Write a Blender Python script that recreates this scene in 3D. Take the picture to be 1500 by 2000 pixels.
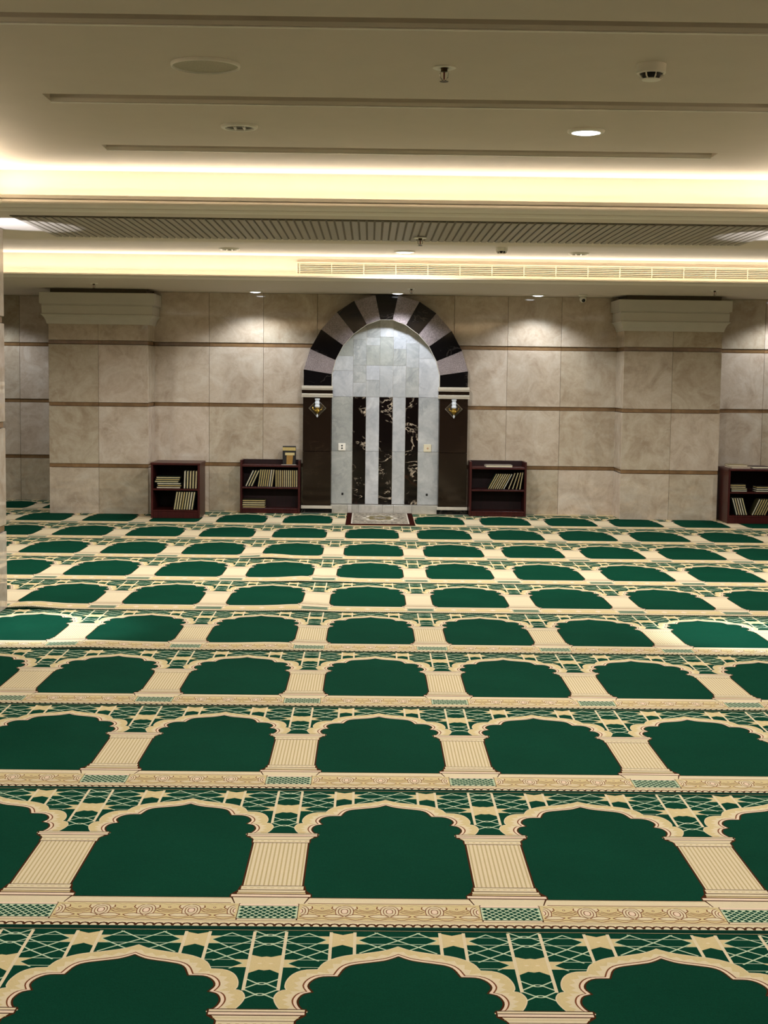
import bpy, bmesh, math, random
import numpy as np
from mathutils import Vector, Matrix
from mathutils.geometry import delaunay_2d_cdt

for o in list(bpy.data.objects):
    bpy.data.objects.remove(o, do_unlink=True)
scene = bpy.context.scene
C = scene.collection
PI = math.pi

# ------------------------------------------------------------------ camera
cam = bpy.data.cameras.new('camera')
cam.sensor_fit = 'HORIZONTAL'
cam.sensor_width = 36.0
cam.lens = 36.0 * 2851.2 / 1500.0
cam.clip_start = 0.05
cam_o = bpy.data.objects.new('camera', cam)
C.objects.link(cam_o)
_R = Vector((0.99988315, -0.00915621, 0.01224156))
_U = Vector((-0.01134295, 0.09247211, 0.99565066))
_F = Vector((0.01024839, 0.99567318, -0.09235745))
cam_o.matrix_world = Matrix(((_R.x, _U.x, -_F.x, 0.0), (_R.y, _U.y, -_F.y, 0.0),
                             (_R.z, _U.z, -_F.z, 1.5), (0, 0, 0, 1)))
scene.camera = cam_o

# ------------------------------------------------------------------ world, exposure
world = bpy.data.worlds.new('world')
scene.world = world
world.use_nodes = True
world.node_tree.nodes['Background'].inputs[0].default_value = (0.0, 0.0, 0.0, 1)
world.node_tree.nodes['Background'].inputs[1].default_value = 0.0
scene.view_settings.view_transform = 'Standard'
scene.view_settings.look = 'None'
scene.view_settings.gamma = 1.0
scene.view_settings.use_curve_mapping = False
scene.view_settings.exposure = 0.0

# cove and lamp strengths (W); the lamps themselves are made further down
COVE1_W = 3.2       # per metre of strip, near tray
COVE2_W = 4.3       # per metre of strip, far tray
WALL_LAMP_W = 38.0
TRAY_LAMP_W = 110.0
FILL_LAMP_W = 92.0  # unseen downlights added as fill
WARM = (1.0, 0.89, 0.75)
SOFT = (1.0, 0.975, 0.955)
COOL = (0.88, 0.93, 1.0)

# ------------------------------------------------------------------ helpers
def link(o, parent=None):
    C.objects.link(o)
    if parent is not None:
        o.parent = parent
    return o

def tag(o, label, cat, group=None):
    o['label'] = label
    o['category'] = cat
    if group:
        o['group'] = group
    return o

def thing(name, label, cat, loc=(0, 0, 0), rotz=0.0, group=None):
    o = bpy.data.objects.new(name, None)
    o.empty_display_size = 0.1
    o.location = loc
    o.rotation_euler = (0, 0, rotz)
    C.objects.link(o)
    return tag(o, label, cat, group)

class MB:
    def __init__(s):
        s.v = []; s.f = []; s.m = []
    def add(s, vs, fs, mi=0):
        n = len(s.v)
        s.v += [tuple(v) for v in vs]
        s.f += [tuple(i + n for i in f) for f in fs]
        s.m += [mi] * len(fs)
        return s
    def box(s, x0, x1, y0, y1, z0, z1, mi=0):
        return s.add([(x0, y0, z0), (x1, y0, z0), (x1, y1, z0), (x0, y1, z0),
                      (x0, y0, z1), (x1, y0, z1), (x1, y1, z1), (x0, y1, z1)],
                     [(0, 3, 2, 1), (4, 5, 6, 7), (0, 1, 5, 4), (1, 2, 6, 5), (2, 3, 7, 6), (3, 0, 4, 7)], mi)
    def cbox(s, x0, x1, y0, y1, z0, z1, c=0.004, mi=0):
        """box whose twelve edges are chamfered by c"""
        pts = []; idx = {}
        for sx in (0, 1):
            for sy in (0, 1):
                for sz in (0, 1):
                    X = (x0, x1)[sx]; Y = (y0, y1)[sy]; Z = (z0, z1)[sz]
                    ix = c if sx == 0 else -c; iy = c if sy == 0 else -c; iz = c if sz == 0 else -c
                    idx[(sx, sy, sz, 'x')] = len(pts); pts.append((X, Y + iy, Z + iz))
                    idx[(sx, sy, sz, 'y')] = len(pts); pts.append((X + ix, Y, Z + iz))
                    idx[(sx, sy, sz, 'z')] = len(pts); pts.append((X + ix, Y + iy, Z))
        ctr = Vector(((x0 + x1) / 2, (y0 + y1) / 2, (z0 + z1) / 2))
        fs = []
        def face(ids):
            a, b, d = (Vector(pts[ids[0]]), Vector(pts[ids[1]]), Vector(pts[ids[2]]))
            n = (b - a).cross(d - a)
            m = sum((Vector(pts[i]) for i in ids), Vector()) / len(ids)
            fs.append(tuple(ids) if n.dot(m - ctr) > 0 else tuple(reversed(ids)))
        q = [(0, 0), (1, 0), (1, 1), (0, 1)]
        for k in (0, 1):
            face([idx[(k, a, b, 'x')] for a, b in q])
            face([idx[(a, k, b, 'y')] for a, b in q])
            face([idx[(a, b, k, 'z')] for a, b in q])
        for a in (0, 1):
            for b in (0, 1):
                face([idx[(a, b, 0, 'x')], idx[(a, b, 1, 'x')], idx[(a, b, 1, 'y')], idx[(a, b, 0, 'y')]])
                face([idx[(a, 0, b, 'x')], idx[(a, 1, b, 'x')], idx[(a, 1, b, 'z')], idx[(a, 0, b, 'z')]])
                face([idx[(0, a, b, 'y')], idx[(1, a, b, 'y')], idx[(1, a, b, 'z')], idx[(0, a, b, 'z')]])
                for d in (0, 1):
                    face([idx[(a, b, d, 'x')], idx[(a, b, d, 'y')], idx[(a, b, d, 'z')]])
        return s.add(pts, fs, mi)
    def lathe(s, prof, seg=24, c=(0, 0, 0), mi=0, cap0=False, cap1=False):
        """prof: (r, z) list; z axis"""
        n = len(prof); vs = []; fs = []
        for r, z in prof:
            for k in range(seg):
                a = 2 * PI * k / seg
                vs.append((c[0] + r * math.cos(a), c[1] + r * math.sin(a), c[2] + z))
        for i in range(n - 1):
            for k in range(seg):
                k2 = (k + 1) % seg
                fs.append((i * seg + k, i * seg + k2, (i + 1) * seg + k2, (i + 1) * seg + k))
        if cap0: fs.append(tuple(reversed(range(seg))))
        if cap1: fs.append(tuple((n - 1) * seg + k for k in range(seg)))
        return s.add(vs, fs, mi)
    def tube(s, pts, r, seg=8, mi=0):
        pts = [Vector(p) for p in pts]; vs = []; fs = []
        for i, p in enumerate(pts):
            t = (pts[min(i + 1, len(pts) - 1)] - pts[max(i - 1, 0)]).normalized()
            a = Vector((0, 0, 1)) if abs(t.z) < 0.9 else Vector((1, 0, 0))
            u = t.cross(a).normalized(); w = t.cross(u)
            for k in range(seg):
                an = 2 * PI * k / seg
                vs.append(p + u * (r * math.cos(an)) + w * (r * math.sin(an)))
        for i in range(len(pts) - 1):
            for k in range(seg):
                k2 = (k + 1) % seg
                fs.append((i * seg + k, i * seg + k2, (i + 1) * seg + k2, (i + 1) * seg + k))
        fs.append(tuple(range(seg))); fs.append(tuple((len(pts) - 1) * seg + k for k in range(seg)))
        return s.add(vs, fs, mi)
    def prism(s, poly, y0, y1, mi=0):
        """polygon in (x, z), extruded from y0 (front) to y1"""
        n = len(poly)
        vs = [(x, y0, z) for x, z in poly] + [(x, y1, z) for x, z in poly]
        fs = [tuple(range(n)), tuple(reversed(range(n, 2 * n)))]
        fs += [(i, i + n, (i + 1) % n + n, (i + 1) % n) for i in range(n)]
        return s.add(vs, fs, mi)
    def mesh(s, name, mats, fix=True, smooth=False):
        me = bpy.data.meshes.new(name)
        me.from_pydata(s.v, [], s.f)
        for m in (mats if isinstance(mats, (list, tuple)) else [mats]):
            me.materials.append(m)
        me.polygons.foreach_set('material_index', s.m)
        if fix:
            bm = bmesh.new(); bm.from_mesh(me)
            bmesh.ops.recalc_face_normals(bm, faces=bm.faces)
            bm.to_mesh(me); bm.free()
        if smooth:
            me.polygons.foreach_set('use_smooth', [True] * len(me.polygons))
            try:
                me.set_sharp_from_angle(angle=math.radians(40))
            except Exception:
                pass
        me.update()
        return me
    def build(s, name, mats, parent=None, fix=True, smooth=False, loc=None):
        o = bpy.data.objects.new(name, s.mesh(name, mats, fix, smooth))
        if loc is not None: o.location = loc
        return link(o, parent)

def structure(o):
    o['kind'] = 'structure'
    return o

ORD = ['first', 'second', 'third', 'fourth', 'fifth', 'sixth', 'seventh', 'eighth', 'ninth', 'tenth', 'eleventh', 'twelfth', 'thirteenth', 'fourteenth', 'fifteenth', 'sixteenth', 'seventeenth', 'eighteenth', 'nineteenth', 'twentieth', 'twenty-first', 'twenty-second']

# ------------------------------------------------------------------ materials
def srgb(r, g, b):
    f = lambda c: (c / 255 / 12.92) if c / 255 <= 0.04045 else ((c / 255 + 0.055) / 1.055) ** 2.4
    return (f(r), f(g), f(b), 1.0)

class NT:
    def __init__(s, name):
        s.mat = bpy.data.materials.new(name); s.mat.use_nodes = True
        s.t = s.mat.node_tree; s.b = s.t.nodes['Principled BSDF']
    def n(s, kind, **kw):
        nd = s.t.nodes.new(kind)
        for k, v in kw.items():
            if isinstance(k, str) and hasattr(nd, k): setattr(nd, k, v)
        return nd
    def l(s, a, b): s.t.links.new(a, b)
    def coord(s, scale=(1, 1, 1), which='Object', rnd=False):
        tc = s.n('ShaderNodeTexCoord'); mp = s.n('ShaderNodeMapping')
        mp.inputs['Scale'].default_value = scale
        s.l(tc.outputs[which], mp.inputs['Vector'])
        if rnd:
            oi = s.n('ShaderNodeObjectInfo'); mu = s.n('ShaderNodeMath', operation='MULTIPLY')
            mu.inputs[1].default_value = 37.0
            s.l(oi.outputs['Random'], mu.inputs[0])
            cb = s.n('ShaderNodeCombineXYZ')
            for i in range(3): s.l(mu.outputs[0], cb.inputs[i])
            s.l(cb.outputs[0], mp.inputs['Location'])
        return mp.outputs['Vector']
    def noise(s, vec, scale, detail=4, rough=0.55, dist=0.0):
        nd = s.n('ShaderNodeTexNoise')
        nd.inputs['Scale'].default_value = scale; nd.inputs['Detail'].default_value = detail
        nd.inputs['Roughness'].default_value = rough; nd.inputs['Distortion'].default_value = dist
        s.l(vec, nd.inputs['Vector'])
        return nd.outputs['Fac']
    def ramp(s, fac, stops):
        r = s.n('ShaderNodeValToRGB'); e = r.color_ramp.elements
        e[0].position, e[0].color = stops[0]; e[1].position, e[1].color = stops[-1]
        for p, c in stops[1:-1]:
            k = e.new(p); k.color = c
        s.l(fac, r.inputs['Fac'])
        return r.outputs['Color']
    def mix(s, fac, a, b, mode='MIX'):
        m = s.n('ShaderNodeMix'); m.data_type = 'RGBA'; m.blend_type = mode
        for sock, val in ((m.inputs[0], fac), (m.inputs[6], a), (m.inputs[7], b)):
            if hasattr(val, 'links'): s.l(val, sock)
            else: sock.default_value = val
        return m.outputs[2]
    def bump(s, h, strength=0.2, dist=0.01):
        b = s.n('ShaderNodeBump'); b.inputs['Strength'].default_value = strength
        b.inputs['Distance'].default_value = dist
        s.l(h, b.inputs['Height']); s.l(b.outputs[0], s.b.inputs['Normal'])
    def col(s, c): 
        if hasattr(c, 'links'): s.l(c, s.b.inputs['Base Color'])
        else: s.b.inputs['Base Color'].default_value = c
    def set(s, rough=None, metal=None, spec=None, coat=None):
        if rough is not None: s.b.inputs['Roughness'].default_value = rough
        if metal is not None: s.b.inputs['Metallic'].default_value = metal
        if spec is not None: s.b.inputs['Specular IOR Level'].default_value = spec
        if coat is not None:
            s.b.inputs['Coat Weight'].default_value = coat; s.b.inputs['Coat Roughness'].default_value = 0.05
        return s.mat

def plain(name, c, rough=0.5, metal=0.0, var=0.06, scale=30, spec=None, bump=0.0):
    t = NT(name)
    v = t.coord()
    f = t.noise(v, scale, 3)
    lo = tuple(x * (1 - var) for x in c[:3]) + (1,); hi = tuple(min(1, x * (1 + var)) for x in c[:3]) + (1,)
    t.col(t.ramp(f, [(0.3, lo), (0.7, hi)]))
    if bump: t.bump(f, bump, 0.004)
    return t.set(rough, metal, spec)

def marble(name, base, dark, light, rough=0.16, vein=0.5, tint=0.14, vscale=1.6, spec=0.5, veincol=None, vwidth=0.035):
    t = NT(name)
    v = t.coord(rnd=True)
    cloud = t.noise(v, 4.2, 8, 0.68, 0.8)
    c = t.ramp(cloud, [(0.32, dark), (0.5, base), (0.68, light)])
    # thin veins: distance to a distorted iso-line, broken up by a second noise
    vn = t.noise(v, vscale, 6, 0.62, 1.5)
    sub = t.n('ShaderNodeMath', operation='SUBTRACT'); sub.inputs[1].default_value = 0.5; t.l(vn, sub.inputs[0])
    ab = t.n('ShaderNodeMath', operation='ABSOLUTE'); t.l(sub.outputs[0], ab.inputs[0])
    mr = t.n('ShaderNodeMapRange'); mr.inputs['From Min'].default_value = 0.0; mr.inputs['From Max'].default_value = vwidth
    mr.inputs['To Min'].default_value = vein; mr.inputs['To Max'].default_value = 0.0
    t.l(ab.outputs[0], mr.inputs['Value'])
    pt = t.noise(v, 3.1, 2, 0.5)
    pr = t.n('ShaderNodeMapRange'); pr.inputs['From Min'].default_value = 0.42; pr.inputs['From Max'].default_value = 0.62
    t.l(pt, pr.inputs['Value'])
    mm = t.n('ShaderNodeMath', operation='MULTIPLY'); t.l(mr.outputs[0], mm.inputs[0]); t.l(pr.outputs[0], mm.inputs[1])
    c = t.mix(mm.outputs[0], c, veincol or light)
    fine = t.noise(v, 26, 5, 0.7)
    c = t.mix(0.22, c, t.ramp(fine, [(0.3, dark), (0.7, light)]))
    # slab to slab difference
    oi = t.n('ShaderNodeObjectInfo')
    k = t.ramp(oi.outputs['Random'], [(0.0, (1 - tint, 1 - tint, 1 - tint * 1.35, 1)), (1.0, (1, 1, 1, 1))])
    c = t.mix(1.0, c, k, 'MULTIPLY')
    t.col(c)
    return t.set(rough, 0.0, spec)

M = {}
M['tile'] = marble('beige_marble', srgb(203, 186, 168), srgb(176, 156, 136), srgb(222, 211, 197), rough=0.05, vein=0.5, tint=0.24, spec=1.0)
M['band'] = marble('brown_stone_band', srgb(128, 98, 66), srgb(104, 78, 50), srgb(150, 118, 82), rough=0.25, vein=0.2, tint=0.2)
M['wall'] = plain('wall_backing', srgb(150, 138, 118), 0.6)
M['grout'] = plain('wall_grout', srgb(120, 108, 90), 0.8)
M['white_marble'] = marble('white_marble', srgb(196, 198, 202), srgb(172, 176, 182), srgb(222, 223, 226), rough=0.12, vein=0.55, tint=0.26, vscale=1.8, veincol=srgb(132, 136, 146), vwidth=0.05)
M['plinth'] = marble('plinth_marble', srgb(186, 182, 174), srgb(160, 156, 148), srgb(214, 210, 202), rough=0.2, vein=0.2)
M['cream_trim'] = plain('cream_marble_trim', srgb(206, 198, 182), 0.25, var=0.04)
M['paint'] = plain('ceiling_paint', srgb(216, 205, 190), 0.75, var=0.015, scale=6)
M['moulding'] = plain('moulding_paint', srgb(236, 228, 214), 0.6, var=0.015, scale=6)
M['capital'] = plain('capital_plaster', srgb(206, 201, 190), 0.55, var=0.02, scale=8)
M['rib'] = plain('ribbed_metal', srgb(158, 148, 132), 0.45, var=0.03)
M['rib_back'] = plain('ribbed_backing', srgb(118, 108, 94), 0.7, var=0.03)
M['white_plastic'] = plain('white_plastic', srgb(242, 238, 226), 0.4, var=0.02)
M['cream_plastic'] = plain('cream_plastic', srgb(226, 216, 186), 0.4, var=0.02)
M['dark'] = plain('dark_plastic', srgb(16, 15, 14), 0.4)
M['chrome'] = plain('chrome', srgb(205, 205, 205), 0.18, 1.0, var=0.03)
M['brass'] = plain('gilt_brass', srgb(196, 160, 74), 0.28, 1.0, var=0.08)
M['red_bulb'] = plain('red_bulb', srgb(120, 20, 16), 0.2)
M['grille'] = plain('grille_metal', srgb(222, 214, 194), 0.5, var=0.02)
M['bowl'] = plain('reflector_bowl', srgb(70, 64, 54), 0.3, 0.6, var=0.1)
M['dark_brass'] = plain('aged_brass', srgb(66, 50, 30), 0.4, 0.7, var=0.1)
M['lens_off'] = plain('lamp_tube_off', srgb(214, 210, 198), 0.35)

def speckle(name, base, dark, light, rough):
    t = NT(name); v = t.coord(rnd=True)
    f = t.noise(v, 90, 3, 0.8); g = t.noise(v, 9, 4, 0.6)
    c = t.ramp(f, [(0.32, dark), (0.5, base), (0.66, light)])
    c = t.mix(0.2, c, t.ramp(g, [(0.3, dark), (0.7, light)]))
    t.col(c)
    return t.set(rough)
M['granite'] = speckle('pink_grey_granite', srgb(140, 128, 128), srgb(104, 94, 94), srgb(172, 160, 160), 0.2)

def black_marble(name, base, brown, vein, amount):
    t = NT(name); v = t.coord(rnd=True)
    f = t.noise(v, 3.0, 5, 0.6, 0.8)
    c = t.ramp(f, [(0.35, base), (0.62, base), (0.85, brown)])
    vn = t.noise(t.coord((1.0, 1.0, 1.7), rnd=True), 2.4, 6, 0.6, 1.9)
    sub = t.n('ShaderNodeMath', operation='SUBTRACT'); sub.inputs[1].default_value = 0.5; t.l(vn, sub.inputs[0])
    ab = t.n('ShaderNodeMath', operation='ABSOLUTE'); t.l(sub.outputs[0], ab.inputs[0])
    mr = t.n('ShaderNodeMapRange'); mr.inputs['From Max'].default_value = 0.022
    mr.inputs['To Min'].default_value = amount; mr.inputs['To Max'].default_value = 0.0
    t.l(ab.outputs[0], mr.inputs['Value'])
    pt = t.noise(v, 4.5, 3, 0.5)
    pr = t.n('ShaderNodeMapRange'); pr.inputs['From Min'].default_value = 0.50; pr.inputs['From Max'].default_value = 0.60
    t.l(pt, pr.inputs['Value'])
    mm = t.n('ShaderNodeMath', operation='MULTIPLY'); t.l(mr.outputs[0], mm.inputs[0]); t.l(pr.outputs[0], mm.inputs[1])
    t.col(t.mix(mm.outputs[0], c, vein))
    return t.set(0.07, spec=0.35)
M['black_marble'] = black_marble('veined_black_marble', srgb(18, 12, 11), srgb(84, 50, 32), srgb(214, 196, 172), 1.0)
M['dark_marble'] = black_marble('dark_brown_marble', srgb(36, 26, 19), srgb(50, 37, 27), srgb(70, 56, 42), 0.35)
M['dark_marble'].node_tree.nodes['Principled BSDF'].inputs['Specular IOR Level'].default_value = 0.3
M['black_voussoir'] = black_marble('black_voussoir_marble', srgb(16, 14, 15), srgb(26, 22, 21), srgb(110, 102, 96), 0.3)

def wood(name, a, b, rough=0.35):
    t = NT(name)
    v = t.coord((14, 14, 1.6))
    f = t.noise(v, 3.0, 6, 0.6, 0.5)
    t.col(t.ramp(f, [(0.3, a), (0.7, b)]))
    t.bump(f, 0.05, 0.002)
    return t.set(rough, spec=0.22)
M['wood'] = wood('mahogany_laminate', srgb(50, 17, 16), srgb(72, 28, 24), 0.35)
M['wood_shade'] = wood('mahogany_shaded', srgb(26, 9, 9), srgb(38, 14, 13), 0.5)  # darkened copy of the mahogany: shade inside the shelves put into the colour

def emit(name, c, strength):
    t = NT(name)
    t.b.inputs['Base Color'].default_value = (*c[:3], 1)
    t.b.inputs['Emission Color'].default_value = (*c[:3], 1)
    t.b.inputs['Emission Strength'].default_value = strength
    return t.mat
M['lamp_cool'] = emit('lamp_lens_cool', (0.93, 0.96, 1.0), 7.0)
M['led_warm'] = emit('led_strip_warm', (1.0, 0.86, 0.6), 6.0)

def glass():
    t = NT('clear_glass')
    t.b.inputs['Base Color'].default_value = (0.95, 0.97, 1.0, 1)
    t.b.inputs['Transmission Weight'].default_value = 0.85
    t.b.inputs['Roughness'].default_value = 0.08
    return t.mat
M['glass'] = glass()
M['crystal'] = plain('frosted_crystal', srgb(225, 232, 240), 0.12, var=0.05)

def carpet(name, c, var=0.16, scale=260):
    t = NT(name)
    v = t.coord()
    f = t.noise(v, scale, 2, 0.7)
    g = t.noise(t.coord((3, 40, 1)), 6, 4, 0.6)
    h = t.noise(v, 1.7, 3)
    lo = tuple(x * (1 - var) for x in c[:3]) + (1,); hi = tuple(min(1, x * (1 + var)) for x in c[:3]) + (1,)
    k = t.ramp(f, [(0.3, lo), (0.7, hi)])
    k = t.mix(0.30, k, t.ramp(g, [(0.3, lo), (0.7, hi)]))
    k = t.mix(0.30, k, t.ramp(h, [(0.3, lo), (0.7, hi)]))
    t.col(k)
    t.bump(f, 0.35, 0.004)
    return t.set(1.0, spec=0.02)
CARPET_MATS = [
    carpet('carpet_green', (0.0034, 0.049, 0.0255, 1), 0.32),          # 0
    carpet('carpet_cream', srgb(226, 210, 175), 0.07),                 # 1
    carpet('carpet_tan', srgb(216, 196, 146), 0.09),                   # 2
    carpet('carpet_mint', srgb(196, 212, 178), 0.10),                  # 3
    carpet('carpet_brown', srgb(74, 38, 18), 0.14),                    # 4
    carpet('carpet_red_line', srgb(122, 70, 40), 0.10),                # 5
    carpet('carpet_olive', srgb(196, 176, 130), 0.10),                  # 6
    carpet('carpet_rose', srgb(236, 212, 186), 0.07),                  # 7
    carpet('carpet_dark_green', (0.003, 0.030, 0.018, 1), 0.2),       # 8
]
GRN, CRM, TAN, MNT, BRN, RED, OLV, ROS, DGR = range(9)

# ------------------------------------------------------------------ room shell
YW = 16.0          # face of the prayer wall
YL = 17.1          # face of the set-back wall at the left
ZS = 2.385         # low ceiling
ZT = 2.60          # tray ceilings
AX = 0.165         # axis of the room
XL, XR, YB, YF = -7.2, 7.5, -3.2, 17.4

structure(MB().box(XL, XR, YB, YF, -0.2, 0.0).build('floor', plain('floor_screed', srgb(120, 116, 104), 0.8)))
structure(MB().box(XL - 0.15, XL, YB, YF, 0, 2.9).build('wall_left', M['wall']))
structure(MB().box(XR, XR + 0.15, YB, YF, 0, 2.9).build('wall_right', M['wall']))
structure(MB().box(XL, XR, YB - 0.15, YB, 0, 2.9).build('wall_rear', M['wall']))
wall = structure(MB().box(-3.40, XR, YW + 0.02, YF, 0, ZS).build('wall_back', M['grout']))
wall_l = structure(MB().box(XL, -3.40, YL + 0.02, YF, 0, ZS).build('wall_recess', M['grout']))

# --- courses of stone: (z0, z1)
COURSES = [(0.0, 0.50), (0.541, 1.150), (1.191, 1.802), (1.845, ZS)]
BANDS = [(0.50, 0.541), (1.150, 1.191), (1.802, 1.845)]
_slab = {}
def slab(name, w, h, d, mat, parent, loc, rotz=0.0):
    key = (name, round(w, 4), round(h, 4), d, mat.name)
    if key not in _slab:
        _slab[key] = MB().cbox(-w / 2, w / 2, 0, d, 0, h, min(0.0025, d * 0.3)).mesh(name, mat)
    o = bpy.data.objects.new(name, _slab[key])
    o.location = loc; o.rotation_euler = (0, 0, rotz)
    return link(o, parent)

def clad(parent, xs, y, courses=COURSES, bands=BANDS, joint=0.0022):
    """tiles between consecutive xs on a wall facing -Y at plane y (parent at the origin)"""
    for x0, x1 in zip(xs[:-1], xs[1:]):
        for z0, z1 in courses:
            slab('tile', x1 - x0 - joint, z1 - z0 - joint, 0.02, M['tile'], parent, ((x0 + x1) / 2, y, z0 + joint / 2))
        for z0, z1 in bands:
            slab('stone_band', x1 - x0 - joint * 0.5, z1 - z0 - 0.004, 0.010, M['band'], parent, ((x0 + x1) / 2, y + 0.010, z0 + 0.002))

clad(wall, [-2.36, -1.76, -1.17, -0.585, 0.165, 0.905, 1.49, 2.075, 2.69], YW)
clad(wall, [3.72, 4.30, 4.885, 5.47, 6.055, 6.64, 7.5], YW)
clad(wall_l, [-7.2, -6.42, -5.835, -5.25, -4.665, -4.08, -3.41], YL)

def pilaster(x0, x1, y0, y1, label, side_l=True, side_r=True):
    t = thing('wall_pilaster', label, 'pillar', ((x0 + x1) / 2, (y0 + y1) / 2, 0))
    w = x1 - x0; hw = w / 2; d = (y1 - y0); hd = d / 2
    MB().box(-hw + 0.02, hw - 0.02, -hd + 0.02, hd, 0, ZS - 0.003).build('core', M['grout'], t)
    crs = [(a, min(b, 2.03)) for a, b in COURSES]
    j = 0.0022
    for z0, z1 in crs:
        for k in range(2):
            slab('tile', hw - j, z1 - z0 - j, 0.02, M['tile'], t, (-hw / 2 + k * hw, -hd, z0))
        if side_r: slab('tile', d - j - 0.02, z1 - z0 - j, 0.02, M['tile'], t, (hw, 0.01, z0), PI / 2)
        if side_l: slab('tile', d - j - 0.02, z1 - z0 - j, 0.02, M['tile'], t, (-hw, 0.01, z0), -PI / 2)
    for z0, z1 in BANDS:
        for k in range(2):
            slab('stone_band', hw - j, z1 - z0 - 0.004, 0.010, M['band'], t, (-hw / 2 + k * hw, -hd + 0.010, z0 + 0.002))
        if side_r: slab('stone_band', d - 0.03, z1 - z0 - 0.004, 0.010, M['band'], t, (hw - 0.010, 0.01, z0 + 0.002), PI / 2)
        if side_l: slab('stone_band', d - 0.03, z1 - z0 - 0.004, 0.010, M['band'], t, (-hw + 0.010, 0.01, z0 + 0.002), -PI / 2)
    # moulded capital: rectangular rings lofted up the profile (offset from the shaft, z)
    prof = [(0.004, 2.012), (0.012, 2.014), (0.016, 2.03), (0.024, 2.055), (0.040, 2.085), (0.056, 2.102), (0.066, 2.106),
            (0.066, 2.112), (0.054, 2.118), (0.056, 2.203), (0.050, 2.208), (0.050, 2.216), (0.076, 2.221), (0.076, 2.336), (0.070, 2.340), (-0.06, 2.340)]
    mb = MB(); vs = []; fs = []
    for o, z in prof:
        vs += [(-hw - o, hd - 0.03, z), (-hw - o, -hd - o, z), (hw + o, -hd - o, z), (hw + o, hd - 0.03, z)]
    for i in range(len(prof) - 1):
        for k in range(4):
            fs.append((4 * i + k, 4 * i + (k + 1) % 4, 4 * i + 4 + (k + 1) % 4, 4 * i + 4 + k))
    fs.append((3, 2, 1, 0)); n = 4 * (len(prof) - 1); fs.append((n, n + 1, n + 2, n + 3))
    mb.add(vs, fs).build('capital', M['capital'], t)
    return t

pilaster(-3.404, -2.352, 15.53, YW + 0.02, 'beige marble wall pillar with pale capital, left of the arched niche')
pilaster(2.68, 3.722, 15.53, YW + 0.02, 'beige marble wall pillar with pale capital, right of the arched niche')

def column(x0, x1, y0, y1, label):
    t = thing('marble_column', label, 'column', ((x0 + x1) / 2, (y0 + y1) / 2, 0))
    w = x1 - x0; d = y1 - y0; hw = w / 2; hd = d / 2; zb = 0.0095
    MB().box(-hw + 0.02, hw - 0.02, -hd + 0.02, hd - 0.02, zb, ZS).build('core', M['grout'], t)
    for a, (ln, off) in {0: (w, hd), PI / 2: (d, hw), PI: (w, hd), -PI / 2: (d, hw)}.items():
        dx, dy = math.sin(a), -math.cos(a)
        for z0, z1 in COURSES:
            slab('tile', ln - 0.003, z1 - max(z0, zb) - 0.002, 0.02, M['tile'], t, (dx * off, dy * off, max(z0, zb)), a)
        for z0, z1 in BANDS:
            slab('stone_band', ln - 0.02, z1 - z0 - 0.004, 0.010, M['band'], t, (dx * (off - 0.01), dy * (off - 0.01), z0 + 0.002), a)
    return t
column(-3.01, -2.290, 8.40, 9.20, 'free-standing beige marble column at the left edge of the hall')
column(2.62, 3.34, 8.40, 9.20, 'free-standing beige marble column at the right side of the hall')

# ------------------------------------------------------------------ ceiling
T1 = (-2.14, 2.47, 1.25, 8.14)      # near tray, faces of the upstand (x0, x1, y0, y1)
T2 = (-6.30, 6.60, 9.92, 13.68)     # far tray
LIP = 0.14
mb = MB()
def plate(m, x0, x1, y0, y1, z):
    m.add([(x0, y0, z), (x0, y1, z), (x1, y1, z), (x1, y0, z)], [(0, 1, 2, 3)])
# low ceiling round the trays
a0, a1, b0, b1 = T1[0], T1[1], T1[2], T1[3]
IN = 0.06   # the moulding covers from the lip outwards to here
plate(mb, XL, XR, YB, b0 - IN, ZS)
plate(mb, XL, a0 - IN, b0 - IN, b1 + IN, ZS); plate(mb, a1 + IN, XR, b0 - IN, b1 + IN, ZS)
plate(mb, XL, XR, b1 + IN, T2[2], ZS)
plate(mb, XL, T2[0], T2[2], T2[3], ZS); plate(mb, T2[1], XR, T2[2], T2[3], ZS)
plate(mb, XL, XR, T2[3], YF, ZS)
# upstands of the near tray and trough floors
Z1F = 2.425
for x0, x1, y0, y1 in ((a0, a1, b1, b1), (a1, a0, b0, b0)):
    mb.add([(x0, y0, Z1F), (x1, y1, Z1F), (x1, y1, ZT), (x0, y0, ZT)], [(0, 1, 2, 3)])
for x in (a0, a1):
    mb.add([(x, b0, Z1F), (x, b1, Z1F), (x, b1, ZT), (x, b0, ZT)], [(0, 1, 2, 3)])
for r in ((a0, a1, b1 - LIP, b1), (a0, a1, b0, b0 + LIP), (a0, a0 + LIP, b0 + LIP, b1 - LIP), (a1 - LIP, a1, b0 + LIP, b1 - LIP)):
    plate(mb, *r, Z1F)
# upstands of the far tray
c0, c1, d0, d1 = T2
Z2F = 2.392
mb.add([(c0, d1, Z2F), (c1, d1, Z2F), (c1, d1, ZT), (c0, d1, ZT)], [(0, 1, 2, 3)])
mb.add([(c0, d0, ZS), (c1, d0, ZS), (c1, d0, ZT), (c0, d0, ZT)], [(0, 1, 2, 3)])
for x in (c0, c1):
    mb.add([(x, d0, ZS), (x, d1, ZS), (x, d1, ZT), (x, d0, ZT)], [(0, 1, 2, 3)])
plate(mb, c0, c1, d1 - LIP, d1, Z2F)
plate(mb, c0, c1, d0, d1, ZT)
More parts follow.
